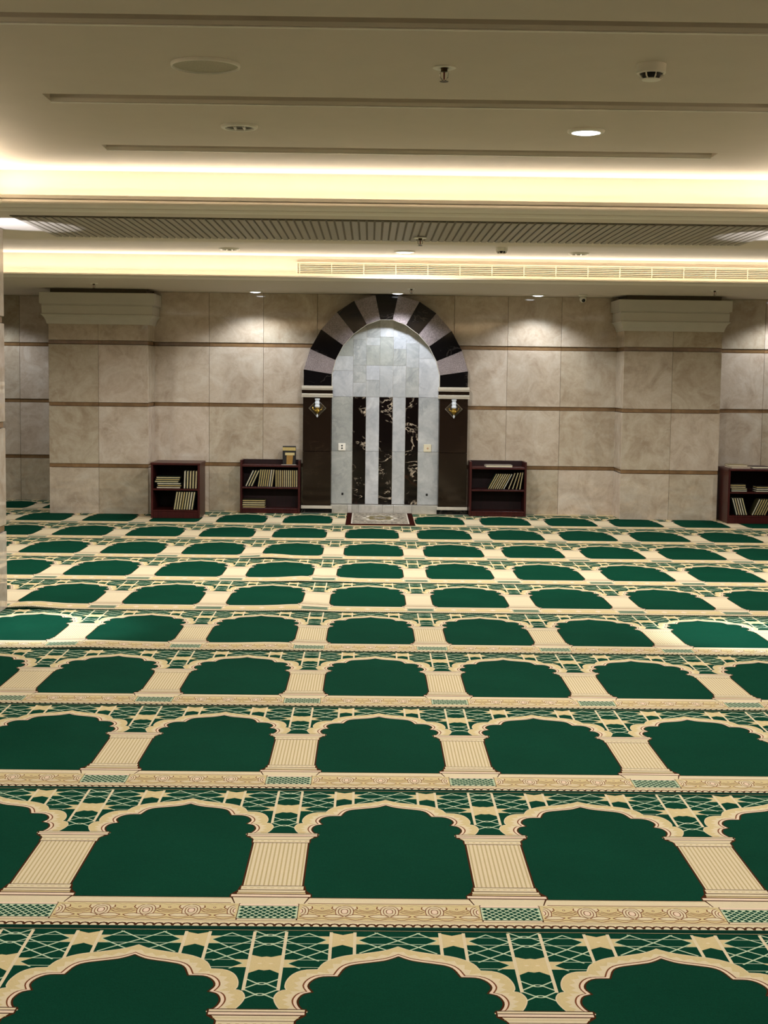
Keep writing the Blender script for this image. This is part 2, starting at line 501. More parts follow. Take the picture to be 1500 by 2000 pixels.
# top of the near tray with its tapered slots
SLOTS = [(2.00, 2.115), (3.31, 3.425), (4.615, 4.728), (5.925, 6.07), (7.205, 7.34)]
SX0, SX1 = -1.315, 1.675
ys = [b0]
for s0, s1 in SLOTS:
    plate(mb, a0, a1, ys[-1], s0, ZT)
    plate(mb, a0, SX0, s0, s1, ZT); plate(mb, SX1, a1, s0, s1, ZT)
    hgt, ch = 0.075, 0.012
    P = lambda x, y, z: (x, y, ZT + z)
    for x in (SX0, SX1):
        mb.add([P(x, s0, 0), P(x, s1 + ch, 0), P(x, s1, ch), P(x, s1, hgt), P(x, s0, hgt)], [(0, 1, 2, 3, 4)])
    mb.add([P(SX0, s0, hgt), P(SX1, s0, hgt), P(SX1, s1, hgt), P(SX0, s1, hgt)], [(0, 1, 2, 3)])
    mb.add([P(SX0, s0, 0), P(SX1, s0, 0), P(SX1, s0, hgt), P(SX0, s0, hgt)], [(0, 1, 2, 3)])
    # far cheek with a chamfered lower edge
    mb.add([P(SX0, s1, ch), P(SX1, s1, ch), P(SX1, s1, hgt), P(SX0, s1, hgt)], [(0, 1, 2, 3)])
    mb.add([P(SX0, s1 + ch, 0), P(SX1, s1 + ch, 0), P(SX1, s1, ch), P(SX0, s1, ch)], [(0, 1, 2, 3)])
    ys.append(s1 + ch)
    plate(mb, a0, SX0, s1, s1 + ch, ZT); plate(mb, SX1, a1, s1, s1 + ch, ZT)
plate(mb, a0, a1, ys[-1], b1, ZT)
ceiling = structure(mb.build('ceiling', M['paint'], fix=False))
bead = MB().cbox(SX0, SX1, 0.0, 0.013, -0.006, -0.0002, 0.002).mesh('slot_bead', M['white_plastic'])
for s0, s1 in SLOTS:
    o = bpy.data.objects.new('slot_bead', bead); o.location = (0, s1 + 0.012, ZT); link(o, ceiling)
structure(MB().box(XL - 0.15, XR + 0.15, YB - 0.15, YF, 2.75, 2.9).build('ceiling_slab', M['wall']))

# moulding round the near tray: profile (outward from the lip, z) swept round the rectangle
prof = [(0.022, Z1F), (0.022, 2.453), (0.0, 2.453), (-0.002, 2.451), (-0.002, 2.434), (0.010, 2.432), (0.010, 2.4295), (0.001, 2.427), (-0.005, 2.421), (-0.007, 2.414),
        (-0.004, 2.407), (0.006, 2.401), (0.020, 2.3975), (0.045, 2.3955), (0.085, 2.3945), (0.095, 2.3965), (0.100, 2.3965), (0.104, 2.3905), (0.118, 2.389), (0.128, 2.385), (LIP + IN + 0.01, 2.3848)]
lx0, lx1, ly0, ly1 = a0 + LIP, a1 - LIP, b0 + LIP, b1 - LIP
vs = []; fs = []
for o, z in prof:
    vs += [(lx0 - o, ly0 - o, z), (lx1 + o, ly0 - o, z), (lx1 + o, ly1 + o, z), (lx0 - o, ly1 + o, z)]
for i in range(len(prof) - 1):
    for k in range(4):
        fs.append((4 * i + k, 4 * i + (k + 1) % 4, 4 * i + 4 + (k + 1) % 4, 4 * i + 4 + k))
structure(MB().add(vs, fs).build('trim_1', M['moulding'], fix=False))
# lip of the far tray
y0 = T2[3] - LIP
pf = [(y0 + 0.02, Z2F), (y0 + 0.02, 2.409), (y0, 2.409), (y0, 2.396), (y0 + 0.012, 2.394), (y0 + 0.05, 2.388), (y0 + 0.16, 2.3846), (y0 + 0.3, 2.3846)]
vs = []; fs = []
for y, z in pf: vs += [(T2[0], y, z), (T2[1], y, z)]
fs = [(2 * i, 2 * i + 1, 2 * i + 3, 2 * i + 2) for i in range(len(pf) - 1)]
structure(MB().add(vs, fs).build('trim_2', M['moulding'], fix=False))

# ribbed panel under the beam between the trays
rp = thing('ribbed_ceiling_panel', 'long ribbed grey panel under the ceiling beam between the two lit coves', 'ceiling panel', (AX, 9.005, ZS))
RX = 2.2; pitch = 0.0458
MB().box(-RX - 0.02, RX + 0.02, -0.60, 0.60, -0.004, -0.0005).build('backing', M['rib_back'], rp)
rib_me = MB().cbox(-0.0175, 0.0175, -0.59, 0.59, -0.011, -0.004, 0.003).mesh('rib', M['rib'])
for k in range(int(2 * RX / pitch) + 1):
    o = bpy.data.objects.new('rib', rib_me); o.location = (-RX + 0.01 + k * pitch, 0, 0); link(o, rp)

# ------------------------------------------------------------------ cove light strips
def cove(label, x0, x1, y0, y1, z, watt, inward=(0, 0)):
    along_x = (x1 - x0) > (y1 - y0)
    ln = (x1 - x0) if along_x else (y1 - y0); wd = 0.03
    t = thing('cove_light', label, 'strip light', ((x0 + x1) / 2, (y0 + y1) / 2, z))
    if along_x: MB().cbox(-ln / 2, ln / 2, -0.01, 0.01, -0.006, 0.0, 0.002).build('led_strip', M['led_warm'], t)
    else: MB().cbox(-0.01, 0.01, -ln / 2, ln / 2, -0.006, 0.0, 0.002).build('led_strip', M['led_warm'], t)
    ld = bpy.data.lights.new('cove_lamp', 'AREA'); ld.shape = 'RECTANGLE'
    ld.size = ln if along_x else wd; ld.size_y = wd if along_x else ln
    ld.energy = watt * ln; ld.color = WARM
    lo = bpy.data.objects.new('cove_lamp', ld); lo.location = (0, 0, 0.004)
    lo.rotation_euler = Vector((inward[0], inward[1], 1.0)).to_track_quat('-Z', 'Y').to_euler() if False else (PI - inward[1], inward[0], 0)
    link(lo, t)
zc1 = Z1F + 0.010
TILT = math.radians(40)
cove('warm hidden light strip in the near cove, along its far side', a0 + 0.05, a1 - 0.05, b1 - 0.09, b1 - 0.05, zc1, COVE1_W, (0, -TILT))
cove('warm hidden light strip in the near cove, along its camera side', a0 + 0.05, a1 - 0.05, b0 + 0.05, b0 + 0.09, zc1, COVE1_W, (0, TILT))
cove('warm hidden light strip in the near cove, along its left side', a0 + 0.05, a0 + 0.09, b0 + 0.15, b1 - 0.15, zc1, COVE1_W, (TILT, 0))
cove('warm hidden light strip in the near cove, along its right side', a1 - 0.09, a1 - 0.05, b0 + 0.15, b1 - 0.15, zc1, COVE1_W, (-TILT, 0))
cove('warm hidden light strip in the far cove above the grille wall', c0 + 0.05, c1 - 0.05, d1 - 0.09, d1 - 0.05, Z2F + 0.008, COVE2_W, (0, -TILT))

# ------------------------------------------------------------------ air grille in the far cove
gx0, gx1 = -0.70, 4.9
g = thing('air_grille', 'long cream air-conditioning grille with thin slats in the far lit cove', 'air vent', (gx0, T2[3], 2.425))
GL = gx1 - gx0; GH = 0.122
fr = MB()
fr.box(0, GL, -0.012, -0.0005, GH - 0.012, GH); fr.box(0, GL, -0.012, -0.0005, 0, 0.010)
fr.box(0, 0.012, -0.012, -0.0005, 0.010, GH - 0.012); fr.box(GL - 0.012, GL, -0.012, -0.0005, 0.010, GH - 0.012)
fr.build('frame', M['grille'], g)
MB().box(0.012, GL - 0.012, -0.002, -0.0006, 0.010, GH - 0.012).build('duct_shade_sheet', plain('duct_shadow', srgb(74, 66, 52), 0.8), g)  # dark sheet whose colour stands in for the shade inside the duct
sl = MB().add([(0.012, -0.011, -0.0030), (GL - 0.012, -0.011, -0.0030), (GL - 0.012, -0.003, 0.0060), (0.012, -0.003, 0.0060),
               (0.012, -0.011, 0.0010), (GL - 0.012, -0.011, 0.0010), (GL - 0.012, -0.003, 0.0095), (0.012, -0.003, 0.0095)],
              [(0, 1, 2, 3), (4, 5, 6, 7), (0, 1, 5, 4), (2, 3, 7, 6), (0, 3, 7, 4), (1, 2, 6, 5)]).mesh('slat', M['grille'])
for k in range(6):
    o = bpy.data.objects.new('slat', sl); o.location = (0, 0, 0.014 + k * 0.0170); link(o, g)
ml = MB().box(-0.004, 0.004, -0.0125, -0.002, 0.010, GH - 0.012).mesh('mullion', M['grille'])
for k in range(19):
    o = bpy.data.objects.new('mullion', ml); o.location = (0.032 + k * 0.297, 0, 0); link(o, g)

# ------------------------------------------------------------------ lamps and ceiling fittings
def downlight(x, y, z, r, label, state, watt=0.0, cone=130, blend=0.4, color=COOL, group='recessed ceiling downlights'):
    t = thing('downlight', label, 'downlight', (x, y, z), group=group)
    MB().lathe([(r * 0.72, 0.0), (r * 0.72, -0.006), (r * 0.78, -0.013), (r * 0.88, -0.014), (r * 0.97, -0.010), (r, -0.003), (r, 0.0)], 32).build('trim_ring', M['white_plastic'], t, smooth=True)
    if state == 'on':
        MB().lathe([(r * 0.73, -0.004), (r * 0.70, -0.011), (r * 0.55, -0.0165), (r * 0.3, -0.019), (0.0005, -0.020)], 24).build('lens', M['lamp_cool'], t, fix=False, smooth=True)
        ld = bpy.data.lights.new('downlight_lamp', 'SPOT'); ld.energy = watt; ld.color = color
        ld.spot_size = math.radians(cone); ld.spot_blend = blend; ld.shadow_soft_size = r * 0.4
        lo = bpy.data.objects.new('downlight_lamp', ld); lo.location = (0, 0, -0.030 - r * 0.4); link(lo, t)
    else:
        MB().lathe([(r * 0.72, -0.006), (r * 0.60, -0.002), (0.0005, -0.0015)], 32).build('reflector', M['bowl'], t, smooth=True, fix=False)
        for dx in (-0.24, 0.24):
            MB().tube([(dx * r, -0.45 * r, -0.007), (dx * r, 0.45 * r, -0.007)], r * 0.085, 10).build('lamp_tube', M['lens_off'], t, smooth=True)
    return t
downlight(-0.594, 6.61, ZT, 0.083, 'unlit round downlight in the near tray, left of the sprinkler', 'off')
downlight(0.945, 6.605, ZT, 0.083, 'lit cool white downlight in the near tray, right of the sprinkler', 'on', TRAY_LAMP_W, 172, 0.3, SOFT)
downlight(-1.249, 12.95, ZT, 0.092, 'unlit downlight in the far tray, above the left wall panel', 'off')
downlight(0.286, 12.99, ZT, 0.092, 'lit downlight in the far tray, in line with the arched niche', 'on', TRAY_LAMP_W * 0.8, 172, 0.3, SOFT)
downlight(1.819, 12.97, ZT, 0.092, 'unlit downlight in the far tray, right of the arched niche', 'off')
downlight(-0.594, 3.99, ZT, 0.083, 'unseen fill downlight over the nearest carpet rows, to the left', 'on', TRAY_LAMP_W * 0.55, 172, 0.3, SOFT)  # this and the next: out of view, added to fill the near rows
downlight(0.945, 3.99, ZT, 0.083, 'unseen fill downlight over the nearest carpet rows, to the right', 'on', TRAY_LAMP_W * 0.55, 172, 0.3, SOFT)
downlight(-1.229, 15.61, ZS, 0.075, 'lit downlight washing the wall above the left bookcases', 'on', WALL_LAMP_W, 132, 0.55)
downlight(0.275, 15.55, ZS, 0.075, 'lit downlight directly over the arched niche', 'on', WALL_LAMP_W, 132, 0.55)
downlight(1.765, 15.61, ZS, 0.075, 'lit downlight washing the wall right of the arched niche', 'on', WALL_LAMP_W, 132, 0.55)
downlight(-4.55, 16.45, ZS, 0.075, 'added unseen downlight brightening the recess beyond the left wall pillar', 'on', WALL_LAMP_W, 140, 0.4)  # out of view, added to brighten the set-back wall
downlight(4.45, 15.61, ZS, 0.075, 'lit downlight washing the wall beyond the right wall pillar', 'on', WALL_LAMP_W, 132, 0.55)

for k, x in enumerate((-4.32, -2.785, -1.249, 0.286, 1.819, 3.354, 4.89)):  # row out of sight behind the beam, added to brighten the far half
    downlight(x, 10.75, ZT, 0.092, f'added fill downlight hidden behind the ribbed beam, {ORD[k]} from the left', 'on', FILL_LAMP_W, 172, 0.3, SOFT)
for x, y, lab in ((-4.3, 3.0, 'near the camera on the left'), (-4.3, 6.6, 'beside the left column'), (4.6, 3.0, 'near the camera on the right'), (4.6, 6.6, 'beside the right column')):  # four more out of view, added as general fill
    downlight(x, y, ZS, 0.083, f'added unseen fill downlight in the low side ceiling {lab}', 'on', FILL_LAMP_W, 150, 0.5, SOFT)

def speaker(x, y, z, r):
    t = thing('ceiling_speaker', 'round white ceiling speaker disc in the near tray', 'speaker', (x, y, z))
    MB().lathe([(r, 0), (r, -0.006), (r * 0.985, -0.012), (r * 0.955, -0.013), (r * 0.935, -0.006)], 48).build('rim', M['white_plastic'], t, smooth=True)
    gm = NT('speaker_mesh'); v = gm.coord(); f = gm.noise(v, 500, 1)
    gm.col(gm.ramp(f, [(0.4, srgb(170, 162, 142)), (0.6, srgb(200, 192, 172))])); gm.set(0.7)
    MB().lathe([(r * 0.935, -0.006), (r * 0.6, -0.0035), (0.0005, -0.002)], 48).build('grille', gm.mat, t, fix=False, smooth=True)
speaker(-0.600, 5.325, ZT, 0.124)

def sprinkler(x, y, z, s, label):
    t = thing('fire_sprinkler', label, 'sprinkler', (x, y, z), group='ceiling fire sprinklers')
    MB().lathe([(0.042 * s, 0), (0.042 * s, -0.004 * s), (0.036 * s, -0.007 * s), (0.016 * s, -0.004 * s)], 24).build('escutcheon', M['white_plastic'], t, smooth=True)
    MB().lathe([(0.012 * s, 0), (0.012 * s, -0.016 * s), (0.007 * s, -0.018 * s), (0.0005, -0.018 * s)], 16).build('body', M['dark_brass'], t, smooth=True)
    fr = MB()
    for sg in (-1, 1):
        fr.tube([(sg * 0.010 * s, 0, -0.014 * s), (sg * 0.015 * s, 0, -0.024 * s), (sg * 0.013 * s, 0, -0.036 * s), (sg * 0.004 * s, 0, -0.048 * s)], 0.0022 * s, 8)
    fr.build('frame_arm', M['chrome'], t, smooth=True)
    MB().lathe([(0.0028 * s, -0.018 * s), (0.0028 * s, -0.044 * s)], 8).build('glass_bulb', M['red_bulb'], t, smooth=True)
    d = MB(); d.lathe([(0.0005, -0.047 * s), (0.016 * s, -0.050 * s), (0.016 * s, -0.0515 * s), (0.0005, -0.0495 * s)], 16)
    d.build('deflector', M['dark_brass'], t)
sprinkler(0.250, 5.32, ZT, 1.0, 'pendent sprinkler head in the near tray between speaker and smoke detector')
sprinkler(0.301, 9.255, ZS - 0.016, 1.0, 'small sprinkler head hanging under the ribbed beam panel')
sprinkler(-2.748, 14.61, ZS, 1.0, 'small sprinkler head in front of the left wall pillar capital')
sprinkler(0.40, 14.81, ZS, 1.0, 'small sprinkler head in front of the niche arch')
sprinkler(3.376, 14.47, ZS, 1.0, 'small sprinkler head in front of the right wall pillar capital')

def smoke(x, y, z, label, s=1.0):
    t = thing('smoke_detector', label, 'smoke detector', (x, y, z), group='ceiling smoke detectors')
    MB().lathe([(0.052 * s, 0), (0.052 * s, -0.002), (0.051 * s, -0.030 * s), (0.048 * s, -0.033 * s), (0.040 * s, -0.033 * s)], 32).build('base', M['white_plastic'], t, smooth=True)
    MB().lathe([(0.034 * s, -0.030 * s), (0.032 * s, -0.048 * s), (0.0005, -0.048 * s)], 24).build('sensor_core', M['dark'], t, smooth=True)
    rb = MB()
    for k in range(8):
        a = 2 * PI * k / 8 + 0.2
        c, s_ = math.cos(a), math.sin(a)
        rb.tube([(0.046 * s * c, 0.046 * s * s_, -0.032 * s), (0.041 * s * c, 0.041 * s * s_, -0.044 * s), (0.030 * s * c, 0.030 * s * s_, -0.052 * s)], 0.0030 * s, 6)
    rb.build('cage_rib', M['white_plastic'], t)
    MB().lathe([(0.033 * s, -0.051 * s), (0.031 * s, -0.055 * s), (0.0005, -0.056 * s)], 24).build('cap', M['white_plastic'], t, smooth=True)
smoke(0.971, 5.225, ZT, 'white round smoke detector in the near tray at the right')
smoke(1.096, 12.49, ZT, 'small smoke detector seen over the far tray edge')

def cctv(x, y, z):
    t = thing('security_camera', 'small white dome security camera under the low ceiling beside the right wall pillar', 'camera', (x, y, z))
    MB().lathe([(0.045, 0), (0.045, -0.012), (0.040, -0.016), (0.030, -0.018)], 24).build('mount', M['white_plastic'], t, smooth=True)
    hd = MB(); prof = [(0.036 * math.cos(a), -0.045 + 0.036 * math.sin(a)) for a in [PI / 2 * k / 6 for k in range(6, -7, -1)]]
    hd.lathe([(max(r, 0.0005), z_) for r, z_ in prof], 24); hd.build('housing', M['white_plastic'], t, smooth=True)
    b = MB(); b.lathe([(0.0005, 0.038), (0.018, 0.036), (0.020, 0.026), (0.020, 0.0)], 20)
    o = b.build('lens', M['dark'], t, smooth=True, loc=(0.0, 0.0, -0.050)); o.rotation_euler = (math.radians(108), 0, math.radians(6))
cctv(2.236, 15.56, ZS)

def updown(x, y, z, sx, label):
    """lamp on the inner face of a column, throwing a beam up and a beam down"""
    t = thing('wall_light', label, 'wall light', (x, y, z))
    MB().cbox(*sorted((0.0, sx * 0.02)), -0.04, 0.04, -0.05, 0.05, 0.003).build('back_plate', M['chrome'], t)
    MB().lathe([(0.030, -0.09), (0.036, -0.088), (0.036, 0.088), (0.030, 0.09)], 24, c=(sx * 0.056, 0, 0)).build('barrel', M['chrome'], t, smooth=True)
    for s_, tilt in ((1, 0.16), (-1, 0.20)):
        MB().lathe([(0.0005, s_ * 0.0895), (0.029, s_ * 0.0895)], 20, c=(sx * 0.056, 0, 0)).build('lens', M['lamp_cool'], t, fix=False)
        ld = bpy.data.lights.new('beam_lamp', 'SPOT'); ld.color = (0.84, 0.86, 1.0) if s_ > 0 else (0.74, 0.90, 1.0)
        ld.energy = UP_W if s_ > 0 else DOWN_W
        ld.spot_size = math.radians(46 if s_ > 0 else 50); ld.spot_blend = 0.25 if s_ > 0 else 0.6; ld.shadow_soft_size = 0.02
        lo = bpy.data.objects.new('beam_lamp', ld); lo.location = (sx * 0.056, 0, s_ * 0.10)
        d = Vector((sx * tilt, 0.48 if s_ > 0 else -0.02, s_)).normalized()
        lo.rotation_euler = d.to_track_quat('-Z', 'Y').to_euler()
        link(lo, t)
UP_W, DOWN_W = 60.0, 120.0
updown(-2.290, 8.52, 1.55, 1, 'up-and-down wall light on the inner face of the left column')
updown(2.62, 8.52, 1.55, -1, 'up-and-down wall light on the inner face of the right column')

# ------------------------------------------------------------------ the niche
YM = 15.86
mh = thing('mihrab', 'arched prayer niche of black, grey and white marble in the middle of the wall', 'prayer niche', (AX, YM, 0))
Y1 = YW - YM - 0.0005     # back of the frame against the tiles, local
inn = [(0.067, 2.112), (0.213, 2.058), (0.350, 1.958), (0.465, 1.830), (0.547, 1.672), (0.586, 1.520), (0.586, 1.394)]
out = [(0.123, 2.372), (0.353, 2.309), (0.537, 2.186), (0.704, 2.000), (0.821, 1.787), (0.889, 1.567), (0.889, 1.394)]
def vouss(poly, mat):
    # shrink a little towards the centroid so that the joint stays open
    cx = sum(p[0] for p in poly) / len(poly); cz = sum(p[1] for p in poly) / len(poly)
    q = [(cx + (x - cx) * 0.993, cz + (z - cz) * 0.993) for x, z in poly]
    MB().prism(q, 0.0, Y1).build('voussoir', mat, mh)
vouss([(-inn[0][0], inn[0][1]), (inn[0][0], inn[0][1]), (out[0][0], out[0][1]), (-out[0][0], out[0][1])], M['black_voussoir'])
for i in range(6):
    mat = M['granite'] if i % 2 == 0 else M['black_voussoir']
    for s in (-1, 1):
        p = [(s * inn[i][0], inn[i][1]), (s * inn[i + 1][0], inn[i + 1][1]), (s * out[i + 1][0], out[i + 1][1]), (s * out[i][0], out[i][1])]
        vouss(p, mat)
# slim pale edging under the arch
ed = MB()
ring = [(-x, z) for x, z in reversed(inn)] + inn
for (xa, za), (xb, zb) in zip(ring[:-1], ring[1:]):
    dx, dz = xb - xa, zb - za; L = math.hypot(dx, dz) or 1; nx, nz = -dz / L, dx / L
    if nz * 1 + nx * 0 < -0.2: nx, nz = -nx, -nz
    if abs(nz) < 0.3: nx = math.copysign(1, xa); nz = 0 if abs(dx) < 1e-6 else nz
    t_ = 0.004
    ed.prism([(xa, za), (xb, zb), (xb - nx * t_, zb - nz * t_), (xa - nx * t_, za - nz * t_)], 0.004, Y1)
ed.build('arch_edging', M['cream_trim'], mh)
for s in (-1, 1):
    x0, x1 = sorted((s * 0.586, s * 0.893))
    for z0, z1 in ((0.092, 0.680), (0.683, 1.268)):
        MB().cbox(x0, x1, 0.0, Y1, z0, z1, 0.002).build('pilaster', M['dark_marble'], mh)
    e0, e1 = x0 - 0.014, x1 + 0.014
    for z0, z1, y0, m in ((1.268, 1.290, -0.010, 'cream_trim'), (1.291, 1.309, -0.016, 'cream_trim'), (1.3095, 1.3465, -0.008, 'dark_marble'),
                          (1.347, 1.362, -0.016, 'cream_trim'), (1.363, 1.393, -0.022, 'cream_trim'),
                          (0.058, 0.0915, -0.014, 'cream_trim'), (0.012, 0.0575, -0.010, 'black_voussoir'), (0.0096, 0.0115, -0.016, 'cream_trim')):
        MB().cbox(e0, e1, y0, Y1, z0, z1, 0.002).build('impost_moulding' if z0 > 1 else 'base_moulding', M[m], mh)
# back of the niche: upright strips, the three dark ones as in the photo
YBK = Y1 - 0.012
xs = [-0.585, -0.355, -0.212, -0.066, 0.081, 0.221, 0.362, 0.585]
zj = [0.102, 0.682, 1.276]
for k in range(7):
    dark = k in (1, 3, 5)
    for z0, z1 in zip(zj[:-1], zj[1:]):
        MB().cbox(xs[k] + 0.001, xs[k + 1] - 0.001, YBK, Y1, z0 + 0.001, z1 - 0.001, 0.0015).build(
            'marble_strip', M['black_marble'] if dark else M['white_marble'], mh)
def arch_z(x):
    x = abs(x)
    if x <= inn[0][0]: return inn[0][1]
    for (xa, za), (xb, zb) in zip(inn[:-1], inn[1:]):
        if xa <= x <= xb and xb > xa: return za + (zb - za) * (x - xa) / (xb - xa)
    return 1.394
upper = [[1.277, 1.56, 1.72], [1.277, 1.435, 1.62, 1.90], [1.277, 1.46, 1.62, 1.835, 1.925], [1.277, 1.62, 1.93], [1.277, 1.62, 1.80, 2.0], [1.277, 1.60, 1.86], [1.277, 1.70]]
for k in range(7):
    x0, x1 = xs[k] + 0.0008, xs[k + 1] - 0.0008
    br = upper[k]
    def top(x): return arch_z(x) + 0.012
    for i, z0 in enumerate(br):
        z1 = br[i + 1] if i + 1 < len(br) else None
        n = 8; pts = [(x0, z0 + 0.0008), (x1, z0 + 0.0008)]
        tops = []
        for j in range(n + 1):
            x = x1 + (x0 - x1) * j / n
            zt = top(x)
            tops.append((x, zt if z1 is None else min(z1 - 0.0008, zt)))
        tops = [(x, max(z, z0 + 0.002)) for x, z in tops]
        MB().prism(pts + tops, YBK, Y1).build('marble_panel', M['white_marble'], mh)
px = [-0.584, -0.40, -0.355, -0.28, -0.02, 0.10, 0.30, 0.584]
for k in range(7):
    MB().cbox(px[k] + 0.0008, px[k + 1] - 0.0008, 0.03, Y1, 0.0096, 0.099, 0.002).build('plinth_stone', M['plinth'], mh)

def sconce(x, z, label):
    t = thing('wall_sconce', label, 'wall lamp', (x, YM, z))
    r = 0.093
    MB().prism([(0, -r), (r, 0), (0, r), (-r, 0)], -0.008, -0.0005).build('glass_plate', plain('smoked_glass_plate', srgb(70, 62, 50), 0.1), t)
    e = MB()
    c = [(0, -r), (r, 0), (0, r), (-r, 0)]
    for i in range(4):
        (xa, za), (xb, zb) = c[i], c[(i + 1) % 4]
        e.tube([(xa, -0.009, za), (xb, -0.009, zb)], 0.0032, 6)
    e.build('plate_edge', M['chrome'], t)
    b = MB()
    b.lathe([(0.006, -0.060), (0.020, -0.050), (0.034, -0.030), (0.026, -0.015), (0.022, -0.004), (0.028, 0.004), (0.020, 0.010)], 20, c=(0, -0.045, 0), cap0=True, cap1=True)
    b.tube([(0, -0.009, -0.03), (0, -0.045, -0.03)], 0.012, 10)
    for s in (-1, 1):
        b.tube([(s * 0.014, -0.04, -0.03), (s * 0.045, -0.03, -0.012), (s * 0.052, -0.025, 0.012)], 0.006, 8)
    b.build('gilt_holder', M['brass'], t, smooth=True)
    MB().lathe([(0.022, 0.010), (0.027, 0.018), (0.027, 0.030), (0.021, 0.040), (0.025, 0.052), (0.025, 0.068), (0.019, 0.078), (0.026, 0.092), (0.028, 0.104), (0.020, 0.106)], 20, c=(0, -0.045, 0)).build('crystal_shade', M['crystal'], t, smooth=True)
    MB().lathe([(0.0005, -0.100), (0.008, -0.092), (0.010, -0.078), (0.005, -0.062), (0.0005, -0.060)], 14, c=(0, -0.045, 0)).build('crystal_drop', M['crystal'], t, smooth=True)
sconce(-0.572, 1.150, 'crystal and gilt wall sconce on a diamond plate, left pilaster of the niche')
sconce(0.906, 1.157, 'crystal and gilt wall sconce on a diamond plate, right pilaster of the niche')

def outlet(x, z, w, kind, label):
    t = thing('wall_socket', label, 'socket', (x, YM + YBK, z))
    m = M['white_plastic'] if kind == 2 else M['cream_plastic']
    MB().cbox(-w / 2, w / 2, -0.014, -0.0003, -w / 2, w / 2, 0.004).build('face_plate', m, t)
    if kind == 2:
        for dz in (-0.014, 0.014):
            o = MB().lathe([(0.0005, 0.0015), (0.009, 0.0015), (0.009, 0)], 16).build('jack', M['dark'], t, loc=(0.002, -0.0142, dz)); o.rotation_euler = (PI / 2, 0, 0)
    else:
        o = MB().lathe([(0.0005, 0.004), (0.009, 0.004), (0.011, 0)], 16).build('button', plain('beige_button', srgb(186, 150, 120), 0.4), t, loc=(0.002, -0.0142, -0.002)); o.rotation_euler = (PI / 2, 0, 0)
outlet(-0.306, 0.728, 0.082, 2, 'white square wall socket with two dark jacks in the niche')
outlet(0.632, 0.725, 0.084, 1, 'cream square wall plate with one button in the niche')
for x, lab in ((-0.295, 'tiny dark cable outlet low in the niche, left side'), (0.632, 'tiny dark cable outlet low in the niche, right side')):
    t = thing('cable_outlet', lab, 'outlet', (x, YM + YBK, 0.212))
    MB().cbox(-0.011, 0.011, -0.004, -0.0003, -0.013, 0.013, 0.002).build('cover', M['dark'], t)
    o = MB().lathe([(0.006, 0.0), (0.006, 0.006), (0.0005, 0.006)], 12).build('cable_stub', M['dark'], t, loc=(0, -0.004, 0)); o.rotation_euler = (PI / 2, 0, 0)

# ------------------------------------------------------------------ carpets
CW, CR = 0.68, 1.3333
V0, V1 = -0.250, 1.0813
def catmull(pts, n):
    P = [Vector(p) for p in pts]; out_ = []
    ext = [P[0] * 2 - P[1]] + P + [P[-1] * 2 - P[-2]]
    for i in range(1, len(ext) - 2):
        for k in range(n):
            t = k / n; a, b, c, d = ext[i - 1], ext[i], ext[i + 1], ext[i + 2]
            out_.append(0.5 * ((2 * b) + (c - a) * t + (2 * a - 5 * b + 4 * c - d) * t * t + (3 * b - a - 3 * c + d) * t ** 3))
    out_.append(P[-1])
    return out_
def resample(pts, n):
    d = [0.0]
    for a, b in zip(pts[:-1], pts[1:]): d.append(d[-1] + (b - a).length)
    res = []
    for k in range(n + 1):
        t = d[-1] * k / n; i = 0
        while i < len(d) - 2 and d[i + 1] < t: i += 1
        s = (t - d[i]) / max(1e-9, d[i + 1] - d[i])
        res.append(pts[i].lerp(pts[i + 1], min(1, max(0, s))))
    return res
LOBES = [
    ([(0, .913), (.015, .899), (.039, .883), (.088, .867), (.119, .855), (.138, .834), (.153, .7845)],
     [(0, .979), (.015, .966), (.039, .950), (.087, .932), (.134, .917), (.167, .896), (.192, .867), (.205, .827)], 18, 7),
    ([(.153, .7845), (.194, .781), (.217, .757), (.225, .723), (.213, .69)],
     [(.205, .827), (.24, .822), (.265, .798), (.279, .759), (.282, .721), (.277, .703)], 12, 5),
    ([(.213, .69), (.2345, .678), (.245, .652), (.246, .6265), (.237, .598), (.2207, .583)],
     [(.277, .703), (.293, .695), (.303, .67), (.304, .6466), (.296, .614), (.285, .588)], 12, 5)]

